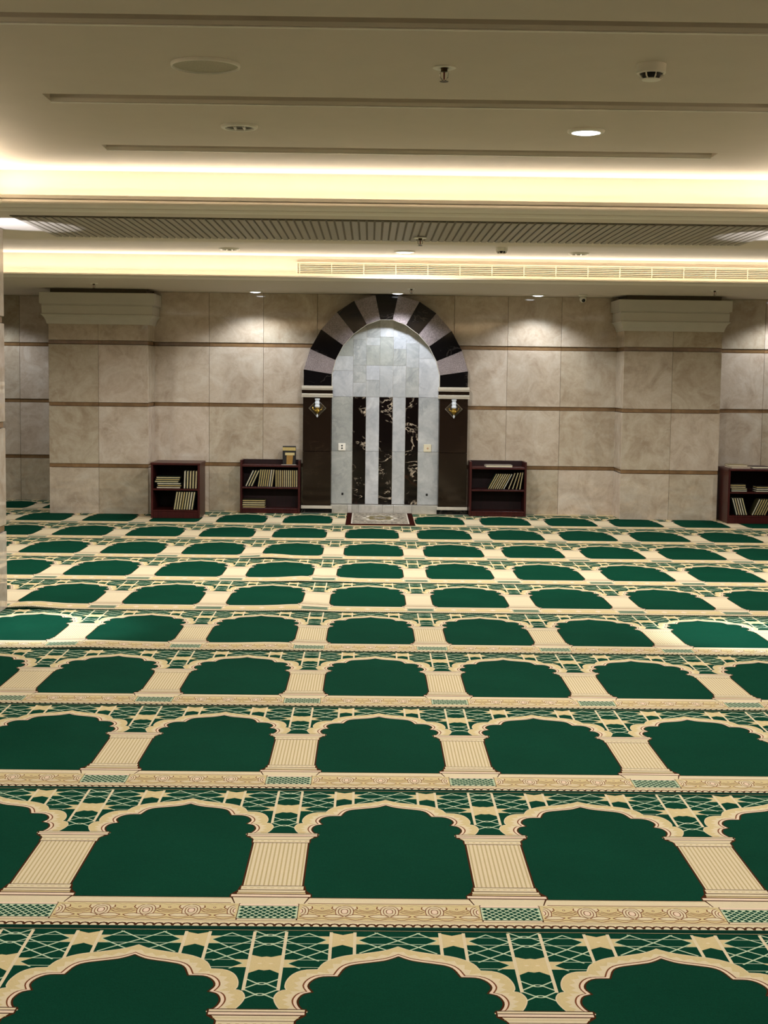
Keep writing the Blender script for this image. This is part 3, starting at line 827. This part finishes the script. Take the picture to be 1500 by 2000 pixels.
def carpet_cell(detail):
    """polygons (points, colour), later ones on top; u in [-CW/2, CW/2], v in [V0, V1]"""
    F = []
    def poly(pts, m): F.append(([tuple(p) for p in pts], m))
    def rect(u0, u1, v0, v1, m): poly([(u0, v0), (u1, v0), (u1, v1), (u0, v1)], m)
    def stroke(pts, w, m):
        for a, b in zip(pts[:-1], pts[1:]):
            a, b = Vector(a), Vector(b); d = b - a
            if d.length < 1e-6: continue
            d.normalize(); n = Vector((-d.y, d.x)) * w / 2; e = d * w * 0.25
            poly([a - e - n, b + e - n, b + e + n, a - e + n], m)
    H = CW / 2
    rect(-H, H, V0, V1, GRN)
    # --- star lattice
    LW = 0.0050
    for s in (-1, 1):
        S = lambda pts: [(s * u, v) for u, v in pts]
        if detail:
            for v in (1.0437, 0.994): stroke(S([(0, v), (H, v)]), 0.0030, MNT)
            for v in (0.886, 0.839): stroke(S([(.18, v), (H, v)]), 0.0030, MNT)
        for ln in ([(0, 1.0187), (.054, .975), (.10, .934)], [(0, 1.0187), (.053, 1.068), (.060, 1.073)], [(.053, 1.072), (.106, 1.02), (.054, .975), (.02, .945)],
                   [(.285, .862), (.237, .907), (.1996, .941), (.1775, .962)], [(.285, .862), (.251, .831)],
                   [(.186, 1.02), (.237, .9675), (.274, .937), (.297, .918)], [(.186, 1.02), (.237, 1.065), (.297, 1.015)],
                   [(.297, 1.015), (.237, .9675), (.1996, .941), (.1775, .922)], [(.297, .960), (.274, .937), (.237, .907), (.205, .88)]):
            stroke(S(ln), LW, MNT)
        # column bay: crossings with little loops
        for v in (1.0515, .988, .738, .6746):
            stroke(S([(.297, v + .030), (.325, v + .004), (H, v - .003)]), LW, MNT)
            stroke(S([(.297, v - .030), (.325, v - .004), (H, v + .003)]), LW, MNT)
            if detail:
                poly(S([(H + .014 * math.cos(a), v + .008 * math.sin(a)) for a in [2 * PI * k / 12 for k in range(12)]]), MNT)
                poly(S([(H + .007 * math.cos(a), v + .004 * math.sin(a)) for a in [2 * PI * k / 10 for k in range(10)]]), GRN)
        # stars
        cs = H
        poly(S([(cs - .040, .917), (cs - .012, .903), (cs, .907), (cs + .012, .903), (cs + .040, .917), (cs + .044, .887), (cs + .085, .886), (cs + .055, .862), (cs + .085, .839), (cs + .044, .838),
                (cs + .040, .800), (cs + .014, .823), (cs, .818), (cs - .014, .823), (cs - .040, .800), (cs - .044, .838), (cs - .085, .839), (cs - .055, .862), (cs - .085, .886), (cs - .044, .887)]), TAN)
        cb = .146
        poly(S([(cb - .034, 1.073), (cb, 1.056), (cb + .034, 1.073), (cb + .034, 1.0445), (cb + .064, 1.044), (cb + .041, 1.02), (cb + .064, .994), (cb + .034, .9935),
                (cb + .034, .966), (cb, .988), (cb - .034, .966), (cb - .034, .9935), (cb - .064, .994), (cb - .041, 1.02), (cb - .064, 1.044), (cb - .034, 1.0445)]), TAN)
        if detail:
            for c_, v in ((cb, 1.02), (cs - .014, .862)):
                poly(S([(c_ + .006 * math.cos(a), v + .004 * math.sin(a)) for a in [2 * PI * k / 8 for k in range(8)]]), CRM)
        for u in (H - .0425, .1775, .114):
            stroke(S([(u, .700), (u, 1.073)]), 0.0085, CRM)
    # --- arch
    inner = []; outer = []; mids = {0.22: [], 0.13: [], 0.5: []}
    zig = []
    for li, (a, b, n, teeth) in enumerate(LOBES):
        ia = resample(catmull(a, 6), n); ob = resample(catmull(b, 6), n)
        sl_ = slice(0, None) if li == 0 else slice(1, None)
        inner += ia[sl_]; outer += ob[sl_]
        for k in mids: mids[k] += [p.lerp(q_, k) for p, q_ in zip(ia, ob)][sl_]
        m = teeth * 2
        i2 = resample(catmull(a, 6), m); o2 = resample(catmull(b, 6), m)
        zig += [p.lerp(q_, 0.66 if k % 2 else 0.42) for k, (p, q_) in enumerate(zip(i2, o2))][sl_]
    mir = lambda pts: [Vector((-p.x, p.y)) for p in reversed(pts[1:])] + list(pts)
    I, O, Z, M22, M13 = mir(inner), mir(outer), mir(zig), mir(mids[0.22]), mir(mids[0.13])
    # the arch rises from the capital, so close every outline at the capital
    close = lambda pts: list(pts) + [Vector((.24, .575)), Vector((-.24, .575))]
    poly([Vector((-.285, .575))] + O + [Vector((.285, .575))], TAN)
    if detail:
        poly(close(Z), CRM)
        stroke(O, 0.0030, CRM)
    else:
        poly(close(mir(mids[0.5])), CRM)
    stroke(M22, 0.0042, RED)
    stroke(M13, 0.0062, ROS)
    poly([Vector((-H, .0)), Vector((H, .0)), Vector((H, .575))] + [Vector((.2207, .575))] + list(reversed(I)) + [Vector((-.2207, .575)), Vector((-H, .575))], GRN)
    stroke(I, 0.0050, BRN)
    rect(-H, H, -.047, .0, CRM); stroke([(-H, .0), (H, .0)], .004, BRN); stroke([(-H, -.006), (H, -.006)], .003, OLV)
    # --- columns at both sides
    for s in (-1, 1):
        c = s * H
        def R(hw, v0, v1, m): rect(c - hw, c + hw, v0, v1, m)
        R(.0915, .0, .5, BRN)
        R(.086, .096, .495, CRM)
        if detail:
            n = 13
            for k in range(n):
                u = c - .086 + .172 * (k + .5) / n
                rect(u - .0025, u + .0025, .100, .492, OLV)
        else:
            for k in range(6):
                u = c - .086 + .172 * (k + .5) / 6
                rect(u - .005, u + .005, .100, .492, OLV) if False else None
        # capital
        poly([(c - .095, .492), (c + .095, .492), (c + .095, .53), (c + .117, .558), (c + .117, .594), (c - .117, .594), (c - .117, .558), (c - .095, .53)], BRN)
        R(.090, .497, .526, CRM)
        poly([(c - .090, .529), (c + .090, .529), (c + .104, .557), (c - .104, .557)], CRM)
        R(.113, .562, .575, ROS); R(.113, .579, .590, CRM)
        if detail:
            for k in range(9):
                u = c - .08 + .16 * k / 8
                rect(u - .004, u + .004, .508, .515, OLV)
            rect(c - .100, c + .100, .543, .546, OLV)
        # base
        poly([(c - .095, .098), (c + .095, .098), (c + .101, .056), (c + .118, .026), (c + .118, .002), (c + .112, -.003), (c + .100, -.047), (c - .100, -.047), (c - .112, -.003), (c - .118, .002), (c - .118, .026), (c - .101, .056)], BRN)
        R(.091, .065, .094, CRM)
        R(.097, .044, .060, CRM); R(.099, .031, .040, TAN)
        R(.114, .008, .025, ROS)
        poly([(c - .108, .001), (c + .108, .001), (c + .097, -.041), (c - .097, -.041)], CRM)
        if detail:
            for k in range(9):
                u = c - .08 + .16 * k / 8
                rect(u - .005, u + .005, .077, .082, OLV)
    # --- frieze band
    rect(-H, H, V0, -.2205, DGR)
    rect(-H, H, -.2205, -.047, CRM)
    for s in (-1, 1):
        c = s * H
        poly([(c - .108, .001), (c + .108, .001), (c + .097, -.047), (c - .097, -.047)], CRM)
    stroke([(-.23, -.0445), (.23, -.0445)], .004, RED)
    rect(-.257, .257, -.172, -.049, TAN)
    if detail:
        ln = .0035
        for k in range(-2, 3):          # medallions
            u = k * .126
            full = abs(k) < 2
            def ell(rx, rz, m, n=14):
                pts = []
                for j in range(n):
                    a = 2 * PI * j / n; p = 0.85
                    x = u + rx * math.copysign(abs(math.cos(a)) ** p, math.cos(a)); z = -.104 + rz * math.copysign(abs(math.sin(a)) ** p, math.sin(a))
                    pts.append((max(-.257, min(.257, x)), z))
                if full: poly(pts, m)
                else:
                    cl = [q_ for q_ in pts]
                    sgn = 1 if k > 0 else -1
                    half = [q_ for q_ in pts if sgn * (q_[0] - u) <= 1e-6]
                    if len(half) > 2: poly(half, m)
            for s in (-1, 1):           # pale petals beside the medallion
                if full or s * k < 0:
                    poly([(u + s * .012, -.066), (u + s * .032, -.066), (u + s * .034, -.080), (u + s * .026, -.094)], CRM)
                    stroke([(u + s * .034, -.068), (u + s * .036, -.082), (u + s * .026, -.096), (u + s * .012, -.068)], ln, RED)
            ell(.027, .044, RED); ell(.0245, .041, CRM); ell(.0185, .032, RED); ell(.016, .029, CRM); ell(.0105, .019, RED); ell(.0080, .0155, ROS)
        for k in (-1.5, -.5, .5, 1.5):  # palmettes and leaves between
            u = k * .126
            poly([(u + .0042 * math.cos(a), -.082 + .006 * math.sin(a)) for a in [2 * PI * j / 8 for j in range(8)]], RED)
            poly([(u + .0022 * math.cos(a), -.082 + .0034 * math.sin(a)) for a in [2 * PI * j / 8 for j in range(8)]], CRM)
            for s in (-1, 1):
                stroke([(u, -.104), (u + s * .012, -.098), (u + s * .022, -.092)], ln, RED)
                stroke([(u, -.112), (u + s * .014, -.108), (u + s * .026, -.100), (u + s * .031, -.096)], ln, RED)
                stroke([(u, -.122), (u + s * .010, -.120), (u + s * .024, -.116), (u + s * .034, -.106)], ln, RED)
                top_ = [(u + s * .004, -.140), (u + s * .018, -.130), (u + s * .036, -.128), (u + s * .052, -.134), (u + s * .061, -.145)]
                bot_ = [(u + s * .061, -.145), (u + s * .048, -.152), (u + s * .028, -.153), (u + s * .012, -.149), (u + s * .004, -.140)]
                poly(top_ + bot_[1:-1], CRM)
                stroke(top_, ln, RED); stroke(bot_, ln, RED)
        wav = [(-.257 + .514 * j / 64, -.163 + .006 * math.cos(2 * PI * (-.257 + .514 * j / 64) / .063)) for j in range(65)]
        stroke(wav, ln, RED)
        br_ = [(-.257 + .514 * j / 96, -.058 + .0045 * math.sin(2 * PI * j / 6)) for j in range(97)]
        stroke(br_, .0036, OLV)
    else:
        for k in range(-2, 3):
            u = k * .126
            poly([(max(-.257, u - .022), -.104), (u, -.138) if abs(k) < 2 else (max(-.257, min(.257, u)), -.138), (min(.257, u + .022), -.104), (max(-.257, min(.257, u)), -.070)], ROS)
        stroke([(-.257, -.058), (.257, -.058)], .005, OLV)
        stroke([(-.257, -.150), (.257, -.150)], .004, RED)
    stroke([(-.257, -.172), (-.257, -.049)], .004, BRN); stroke([(.257, -.172), (.257, -.049)], .004, BRN)
    # lattice panel under each column
    for s in (-1, 1):
        c = s * H
        rect(c - .083, c + .083, -.064, -.052, ROS)
        rect(c - .083, c + .083, -.163, -.066, MNT)
        if detail:
            nu, nv = 8, 4
            for r_ in range(nv * 2 + 1):
                for q_ in range(nu + 1):
                    u = c - .083 + .166 * (q_ + (0.5 if r_ % 2 else 0)) / nu
                    v = -.163 + .097 * r_ / (2 * nv)
                    if abs(u - c) > .078 or v < -.157 or v > -.072: continue
                    poly([(u - .0082, v), (u, v - .0094), (u + .0082, v), (u, v + .0094)], GRN)
        else:
            for r_ in range(4):
                v = -.15 + .097 * r_ / 4
                rect(c - .080, c + .080, v - .0085, v + .0085, GRN)
        stroke([(c - .083, -.163), (c + .083, -.163)], .004, BRN); stroke([(c - .083, -.066), (c + .083, -.066)], .003, BRN)
    stroke([(-H, -.1855), (H, -.1855)], .0045, OLV)
    stroke([(-H, -.1765), (H, -.1765)], .003, RED)
    # scallop edge
    n = 27
    for k in range(n):
        u = -H + CW * (k + .5) / n; r = CW / n / 2
        if detail:
            stroke([(u + r * math.cos(a), -.2165 + .017 * math.sin(a)) for a in [PI * j / 6 for j in range(7)]], .0072, BRN)
        else:
            poly([(u - r, -.2165), (u + r, -.2165), (u + r * .6, -.204), (u - r * .6, -.204)], BRN)
            poly([(u - r * .5, -.2165), (u + r * .5, -.2165), (u, -.208)], ROS)
    rect(-H, H, V0, -.2195, DGR)
    stroke([(-H, V0 + .003), (H, V0 + .003)], .0022, OLV)
    return F

def cell_mesh(detail, grid):
    F = carpet_cell(detail)
    verts = []; faces = []; mats = []
    for pts, m in F:
        area = sum(a[0] * b[1] - b[0] * a[1] for a, b in zip(pts, pts[1:] + pts[:1]))
        if abs(area) < 1e-9: continue
        if area < 0: pts = pts[::-1]
        faces.append(list(range(len(verts), len(verts) + len(pts))))
        verts += [Vector(p) for p in pts]; mats.append(m)
    edges = []
    if grid:
        H = CW / 2
        nu, nv = int(CW / grid), int((V1 - V0) / grid)
        for k in range(1, nu):
            u = -H + CW * k / nu
            edges.append((len(verts), len(verts) + 1)); verts += [Vector((u, V0)), Vector((u, V1))]
        for k in range(1, nv):
            v = V0 + (V1 - V0) * k / nv
            edges.append((len(verts), len(verts) + 1)); verts += [Vector((-H, v)), Vector((H, v))]
    ov, oe, of, _, _, orig = delaunay_2d_cdt(verts, edges, faces, 0, 1e-5, True)
    keep = []; km = []
    for f, og in zip(of, orig):
        if 0 in og:
            keep.append(f); km.append(mats[max(og)])
    V = np.array([(p.x, p.y) for p in ov]); T = np.array(keep, dtype=np.int32); K = np.array(km, dtype=np.int32)
    used = np.unique(T); remap = -np.ones(len(V), dtype=np.int32); remap[used] = np.arange(len(used))
    return V[used], remap[T], K

CELLS = {'fine': cell_mesh(True, 0.0), 'rough': cell_mesh(False, 0.0), 'fine_grid': cell_mesh(True, 0.085), 'rough_grid': cell_mesh(False, 0.085)}
PILE = 0.009
def strip_mesh(kind, k0, k1, zfun=None):
    V, T, K = CELLS[kind]; n = k1 - k0
    allv = np.zeros((n, len(V), 3)); 
    for i in range(n):
        allv[i, :, 0] = V[:, 0] + (k0 + i) * CW; allv[i, :, 1] = V[:, 1]
    allv = allv.reshape(-1, 3); allv[:, 2] = PILE
    tris = (T[None] + (np.arange(n) * len(V))[:, None, None]).reshape(-1, 3)
    mi = np.tile(K, n)
    if zfun is not None: allv[:, 2] += zfun(allv[:, 0], allv[:, 1])
    # skirt down to the floor
    x0, x1 = (k0 - .5) * CW, (k1 - .5) * CW
    nb = len(allv); sk = []; sf = []
    for (xa, ya), (xb, yb) in (((x0, V0), (x1, V0)), ((x1, V0), (x1, V1)), ((x1, V1), (x0, V1)), ((x0, V1), (x0, V0))):
        m = 60 if zfun is not None and ya == yb else 1
        for j in range(m):
            pa = (xa + (xb - xa) * j / m, ya + (yb - ya) * j / m); pb = (xa + (xb - xa) * (j + 1) / m, ya + (yb - ya) * (j + 1) / m)
            za = zb = PILE
            if zfun is not None:
                za += float(zfun(np.array([pa[0]]), np.array([pa[1]]))[0]); zb += float(zfun(np.array([pb[0]]), np.array([pb[1]]))[0])
            i = nb + len(sk)
            sk += [(pa[0], pa[1], 0.0005), (pb[0], pb[1], 0.0005), (pb[0], pb[1], zb), (pa[0], pa[1], za)]
            sf += [(i, i + 1, i + 2), (i, i + 2, i + 3)]
    allv = np.vstack([allv, np.array(sk)]); tris = np.vstack([tris, np.array(sf, dtype=np.int32)])
    mi = np.concatenate([mi, np.full(len(sf), DGR, dtype=np.int32)])
    me = bpy.data.meshes.new('prayer_carpet')
    me.vertices.add(len(allv)); me.vertices.foreach_set('co', allv.astype(np.float32).ravel())
    me.loops.add(len(tris) * 3); me.loops.foreach_set('vertex_index', tris.astype(np.int32).ravel())
    me.polygons.add(len(tris))
    me.polygons.foreach_set('loop_start', np.arange(0, len(tris) * 3, 3, dtype=np.int32))
    me.polygons.foreach_set('loop_total', np.full(len(tris), 3, dtype=np.int32))
    for m in CARPET_MATS: me.materials.append(m)
    me.polygons.foreach_set('material_index', mi.astype(np.int32))
    if zfun is not None: me.polygons.foreach_set('use_smooth', np.ones(len(tris), dtype=bool))
    me.update(); me.validate()
    return me

YB0 = 1.40115; RP = 1.33326
ROWX = {1: .089, 2: .070, 3: .054, 4: .042, 5: .017, 6: -.002, 7: .013, 8: .042, 9: .030, 10: .049, 11: .030}
def ripple(spots):
    def f(x, y):
        z = np.zeros_like(x)
        for x0, w, v0, h, amp in spots:
            z += amp * np.exp(-((x - x0) / w) ** 2) * np.exp(-((y - v0) / h) ** 2)
        return z
    return f
RIP = {5: ripple([(-1.55, .22, -.1, .25, .010), (-.55, .16, .35, .5, .010)]),
       6: ripple([(-2.15, .14, -.12, .22, .018), (-.45, .16, .2, .5, .014), (-1.1, .2, .9, .3, .008)]),
       7: ripple([(-.5, .14, .1, .4, .014), (-.25, .10, .0, .3, .008)]),
       8: ripple([(-.85, .14, .0, .35, .014), (-.35, .2, .5, .4, .008)])}
me_fine = strip_mesh('fine', -7, 8)
me_rough = strip_mesh('rough', -9, 10)
for r in range(1, 12):
    if r in RIP: me = strip_mesh('fine_grid' if r < 6 else 'rough_grid', -9, 10, RIP[r])
    elif r <= 5: me = me_fine
    else: me = me_rough
    yb = YB0 + RP * r
    if r == 11:
        bm = bmesh.new(); bm.from_mesh(me_rough)
        yc = YW - 0.002 - yb; xc_ = -3.41 - ROWX[r]
        for co, no in (((0, yc, 0), (0, 1, 0)), ((xc_, 0, 0), (1, 0, 0)), ((0, YL - .002 - yb, 0), (0, 1, 0))):
            bmesh.ops.bisect_plane(bm, geom=bm.verts[:] + bm.edges[:] + bm.faces[:], plane_co=co, plane_no=no)
        kill = []
        for f in bm.faces:
            c_ = f.calc_center_median()
            if (c_.y > yc and c_.x > xc_) or c_.y > YL - .002 - yb: kill.append(f)
        bmesh.ops.delete(bm, geom=kill, context='FACES')
        me = bpy.data.meshes.new('prayer_carpet')
        bm.to_mesh(me); bm.free()
        for m in CARPET_MATS: me.materials.append(m)
    o = bpy.data.objects.new('prayer_carpet', me)
    o.location = (ROWX[r], yb, 0.0)
    link(o)
    where = {1: 'nearest the camera', 11: 'running up against the stone wall'}.get(r, 'counted from the camera')
    tag(o, f'green and cream prayer carpet strip with arches, {ORD[r - 1]} row {where}', 'carpet', 'prayer carpet strips laid in rows')

# small rug before the niche
def small_rug():
    t = thing('prayer_rug', 'small rug with maroon border and grey cream medallion field before the arched niche', 'rug', (0.115, 15.240, PILE))
    w, h = 0.705 / 2, 1.28 / 2
    mar = carpet('rug_maroon', srgb(52, 18, 12), 0.2)
    wht = carpet('rug_white', srgb(214, 206, 190), 0.06)
    fld = NT('rug_field'); v = fld.coord()
    vo = fld.n('ShaderNodeTexVoronoi'); vo.inputs['Scale'].default_value = 26; fld.l(v, vo.inputs['Vector'])
    nz = fld.noise(v, 22, 4, 0.7, 1.2)
    c = fld.mix(fld.ramp(nz, [(0.47, (0, 0, 0, 1)), (0.53, (1, 1, 1, 1))]), srgb(44, 39, 36), srgb(178, 166, 146))
    c = fld.mix(0.35, c, fld.ramp(vo.outputs['Distance'], [(0.1, srgb(60, 52, 44)), (0.5, srgb(190, 178, 156))]))
    fld.col(c); fld.set(0.95)
    MB().cbox(-w, w, -h, h, 0.0003, 0.007, 0.002).build('border', mar, t)
    MB().box(-w + .055, w - .055, -h + .10, h - .03, 0.007, 0.0078).build('inner_border', wht, t)
    MB().box(-w + .068, w - .068, -h + .115, h - .045, 0.0078, 0.0086).build('field', fld.mat, t)
    q = [(0.17 * math.cos(a) * (1 + .12 * math.cos(8 * a)), 0.05 + 0.30 * math.sin(a) * (1 + .12 * math.cos(8 * a))) for a in [2 * PI * k / 48 for k in range(48)]]
    def flat(poly, z0, z1, m, nm):
        n = len(poly)
        MB().add([(x, y, z0) for x, y in poly] + [(x, y, z1) for x, y in poly], [tuple(range(n, 2 * n))] + [(i, (i + 1) % n, (i + 1) % n + n, i + n) for i in range(n)]).build(nm, m, t)
    flat(q, 0.0086, 0.0094, wht, 'medallion')
    flat([(x * .8, .05 + (y - .05) * .8) for x, y in q], 0.0094, 0.0100, carpet('rug_olive', srgb(128, 116, 84), 0.2), 'medallion_centre')
    flat([(x * .4, .05 + (y - .05) * .4) for x, y in q], 0.0100, 0.0106, fld.mat, 'medallion_core')
small_rug()

# ------------------------------------------------------------------ bookcases
def bookcase(x0, x1, y0, y1, h, shelf, floor_z, label, rim=0.0, top_z=None):
    t = thing('bookcase', label, 'bookcase', ((x0 + x1) / 2, (y0 + y1) / 2, PILE))
    hw = (x1 - x0) / 2; hd = (y1 - y0) / 2; p = 0.022
    tz = (h if top_z is None else top_z)
    for s in (-1, 1):
        a, b = sorted((s * hw, s * (hw - p)))
        MB().cbox(a, b, -hd, hd, 0, (h if rim else tz - p), 0.002).build('side_panel', M['wood'], t)
    MB().cbox(-hw + p, hw - p, hd - 0.012, hd, 0.0, (h if rim else tz - p), 0.002).build('back_panel', M['wood_shade'], t)
    if rim: MB().cbox(-hw + p, hw - p, -hd, hd - 0.012, tz - p, tz, 0.002).build('top_board', M['wood'], t)
    else: MB().cbox(-hw - 0.004, hw + 0.004, -hd - 0.006, hd, tz - p, tz, 0.003).build('top_board', M['wood'], t)
    MB().cbox(-hw + p, hw - p, -hd + 0.004, hd - 0.012, shelf - 0.018, shelf, 0.002).build('shelf', M['wood'], t)
    MB().cbox(-hw + p, hw - p, -hd + 0.004, hd - 0.012, floor_z - 0.018, floor_z, 0.002).build('shelf', M['wood'], t)
    MB().cbox(-hw + p, hw - p, -hd + 0.008, -hd + 0.024, 0.0, floor_z - 0.018, 0.002).build('kick_board', M['wood'], t)
    return t
B1 = (-2.262, -1.757, 15.10, 15.60); B2 = (-1.398, -0.750, 15.76, 15.985); B3 = (1.080, 1.694, 15.68, 15.985); B4 = (3.755, 4.28, 15.20, 15.70)
bookcase(*B1, 0.575, 0.307, 0.085, 'dark red wooden bookcase against the left wall pillar, second shelf of leaning books')
bookcase(*B2, 0.575, 0.285, 0.055, 'dark wooden bookcase left of the niche, one shelf full of books, box on top', rim=1, top_z=0.525)
bookcase(*B3, 0.590, 0.290, 0.055, 'dark wooden bookcase right of the niche with an empty lower shelf', rim=1, top_z=0.532)
bookcase(*B4, 0.575, 0.333, 0.085, 'dark wooden bookcase beside the right wall pillar, cut off by the picture edge')

COVERS = [plain('cover_olive', srgb(48, 44, 20), 0.5), plain('cover_green', srgb(18, 32, 20), 0.5), plain('cover_brown', srgb(44, 26, 14), 0.5), plain('cover_black', srgb(20, 18, 16), 0.5)]
PAGES = [plain('pages_cream', srgb(206, 192, 142), 0.8), plain('pages_gold', srgb(190, 168, 104), 0.6), plain('pages_pale', srgb(214, 206, 180), 0.8)]
GILT = plain('gilt_print', srgb(176, 146, 60), 0.4)
_bk = {}
def book_meshes(w, h, d, ci, pi_):
    key = (w, h, d, ci, pi_)
    if key not in _bk:
        c = MB(); b = min(0.0055, w * 0.26)
        c.box(-w / 2, -w / 2 + b, -d / 2, d / 2, 0, h); c.box(w / 2 - b, w / 2, -d / 2, d / 2, 0, h)
        c.box(-w / 2 + b, w / 2 - b, d / 2 - b, d / 2, 0, h)
        p = MB().box(-w / 2 + b, w / 2 - b, -d / 2 + 0.004, d / 2 - b, 0.003, h - 0.003)
        _bk[key] = (c.mesh('cover', COVERS[ci]), p.mesh('pages', PAGES[pi_]))
    return _bk[key]
def book(x, y, z, w, h, d, lean, label, group, ci, pi_, flat=False):
    """lean in degrees about the Y axis (+ = top to the right); flat: lying with the long side along X"""
    a = math.radians(lean)
    t = thing('book', label, 'book', (x, y, z), group=group)
    if flat: t.rotation_euler = (0, PI / 2, 0)
    else: t.rotation_euler = (0, a, 0)
    for m, n in zip(book_meshes(w, h, d, ci, pi_), ('cover', 'pages')):
        link(bpy.data.objects.new(n, m), t)
    if flat: t.location = (x - h / 2, y, z + w / 2)
    else:
        # lowest corner on the shelf
        t.location = (x, y, z + abs(math.sin(a)) * w / 2)
    return t
rng = random.Random(5)
def row(xs_, y, z, w, h, d, leans, where, group):
    for i, x in enumerate(xs_):
        ln = leans[i] if isinstance(leans, (list, tuple)) else leans
        book(x, y, z, w, h, d, ln, f'{ORD[i]} book from the left {where}', group, rng.choice((0, 0, 1, 2)), rng.choice((0, 0, 1, 2)))
def stack(x, y, z, n, w, h, d, where, group, jit=0.012):
    for i in range(n):
        book(x + rng.uniform(-jit, jit), y, z + i * (w + 0.0004), w, h, d, 0, f'{ORD[i]} book from the bottom {where}', group, rng.choice((0, 1, 2, 3)), rng.choice((0, 1, 2)), flat=True)
zf = PILE + 0.0005
lin = lambda a, b, n: [a + (b - a) * i / max(1, n - 1) for i in range(n)]
# by the left wall pillar
stack(-2.088, 15.20, 0.307 + zf, 6, 0.0205, 0.245, 0.17, 'of the pile in the bookcase by the left pillar', 'pile of books in the left pillar bookcase', 0.016)
row(lin(-1.917, -1.800, 5), 15.19, 0.307 + zf, 0.023, 0.185, 0.14, 2.0, 'upright on the upper shelf by the left pillar', 'upright books in the left pillar bookcase')
row(lin(-2.022, -1.842, 8), 15.19, 0.085 + zf, 0.0225, 0.190, 0.14, 9.0, 'leaning on the lower shelf by the left pillar', 'leaning books in the left pillar bookcase')
# left of the niche
row(lin(-1.338, -1.278, 3), 15.86, 0.285 + zf, 0.021, 0.190, 0.14, 25.0, 'among three steeply leaning ones left of the niche', 'steeply leaning books left of the niche')
row(lin(-1.201, -1.061, 7), 15.86, 0.285 + zf, 0.0215, 0.188, 0.14, 8.0, 'of the slightly tilted run left of the niche', 'tilted books left of the niche')
row(lin(-1.010, -0.788, 11), 15.86, 0.285 + zf, 0.0205, 0.184, 0.14, 0.0, 'of the upright run left of the niche', 'upright books left of the niche')
stack(-1.250, 15.86, 0.055 + zf, 4, 0.0225, 0.245, 0.16, 'of the low pile left of the niche', 'pile of books left of the niche', 0.003)
# right of the niche
row(lin(1.288, 1.452, 8), 15.80, 0.290 + zf, 0.0180, 0.188, 0.14, 28.0, 'of the steeply leaning run right of the niche', 'steeply leaning books right of the niche')
row([1.505, 1.548, 1.589, 1.627], 15.80, 0.290 + zf, 0.0165, 0.190, 0.14, [21.0, 18.0, 14.0, 9.0], 'of the four loose ones right of the niche', 'loose leaning books right of the niche')
# by the right wall pillar
stack(3.870, 15.30, 0.333 + zf, 4, 0.0195, 0.165, 0.16, 'of the left pile in the right pillar bookcase', 'left pile in the right pillar bookcase', 0.008)
stack(4.140, 15.30, 0.333 + zf, 3, 0.0195, 0.165, 0.16, 'of the right pile in the right pillar bookcase', 'right pile in the right pillar bookcase', 0.006)
row(lin(3.862, 3.962, 5), 15.29, 0.085 + zf, 0.021, 0.185, 0.14, -16.0, 'leaning left on the lower shelf by the right pillar', 'books leaning left by the right pillar')
row(lin(4.022, 4.150, 6), 15.29, 0.085 + zf, 0.0215, 0.185, 0.14, 24.0, 'leaning right on the lower shelf by the right pillar', 'books leaning right by the right pillar')

# things on the bookcases
def flat_book(x, y, z, lx, ly, th, rz, label, cover, group=None):
    t = thing('book', label, 'book', (x, y, z), rz, group)
    b = 0.003
    c = MB(); c.box(-lx / 2, lx / 2, -ly / 2, ly / 2, 0, b); c.box(-lx / 2, lx / 2, -ly / 2, ly / 2, th - b, th); c.box(-lx / 2, lx / 2, ly / 2 - b, ly / 2, b, th - b)
    c.build('cover', cover, t)
    MB().box(-lx / 2 + .003, lx / 2 - .003, -ly / 2 + .003, ly / 2 - b, b, th - b).build('pages', PAGES[2], t)
flat_book(1.395, 15.78, 0.532 + zf, 0.288, 0.19, 0.024, 0.02, 'grey covered book lying on top of the bookcase right of the niche', plain('cover_grey', srgb(120, 112, 104), 0.5))
flat_book(3.895, 15.40, 0.575 + zf, 0.20, 0.26, 0.016, 0.06, 'pale thin book lying on the bookcase by the right pillar, lower of two', plain('cover_rose', srgb(150, 118, 104), 0.5))
flat_book(3.885, 15.42, 0.575 + zf + 0.0165, 0.19, 0.25, 0.018, -0.05, 'olive book lying on top of the bookcase by the right pillar', plain('cover_khaki', srgb(132, 116, 76), 0.5))
flat_book(4.115, 15.40, 0.575 + zf, 0.18, 0.22, 0.022, 0.03, 'dark maroon book lying on the bookcase by the right pillar', plain('cover_maroon', srgb(46, 22, 22), 0.5))

t = thing('gift_box', 'black upright box with gold bands on the bookcase left of the niche', 'box', (-0.872, 15.85, 0.525 + zf))
MB().cbox(-0.071, 0.071, -0.035, 0.035, 0.0, 0.204, 0.002).build('carton', plain('black_carton', srgb(18, 16, 18), 0.35), t)
MB().box(-0.0705, 0.0705, -0.0362, -0.0348, 0.155, 0.190).build('gold_band', plain('gold_print', srgb(186, 164, 100), 0.4), t)
MB().box(-0.044, 0.058, -0.0362, -0.0348, 0.104, 0.133).build('gold_panel', plain('pale_gold_print', srgb(200, 182, 128), 0.4), t)
MB().add([(-0.030, -0.0358, 0.006), (0.034, -0.0358, 0.006), (0.042, -0.0358, 0.104), (-0.028, -0.0358, 0.104)], [(0, 1, 2, 3)]).build('gold_figure', plain('amber_print', srgb(150, 112, 48), 0.4), t, fix=False)
MB().box(-0.085, 0.078, -0.058, -0.036, 0.0, 0.004).build('base_card', plain('white_card', srgb(190, 180, 164), 0.6), t)
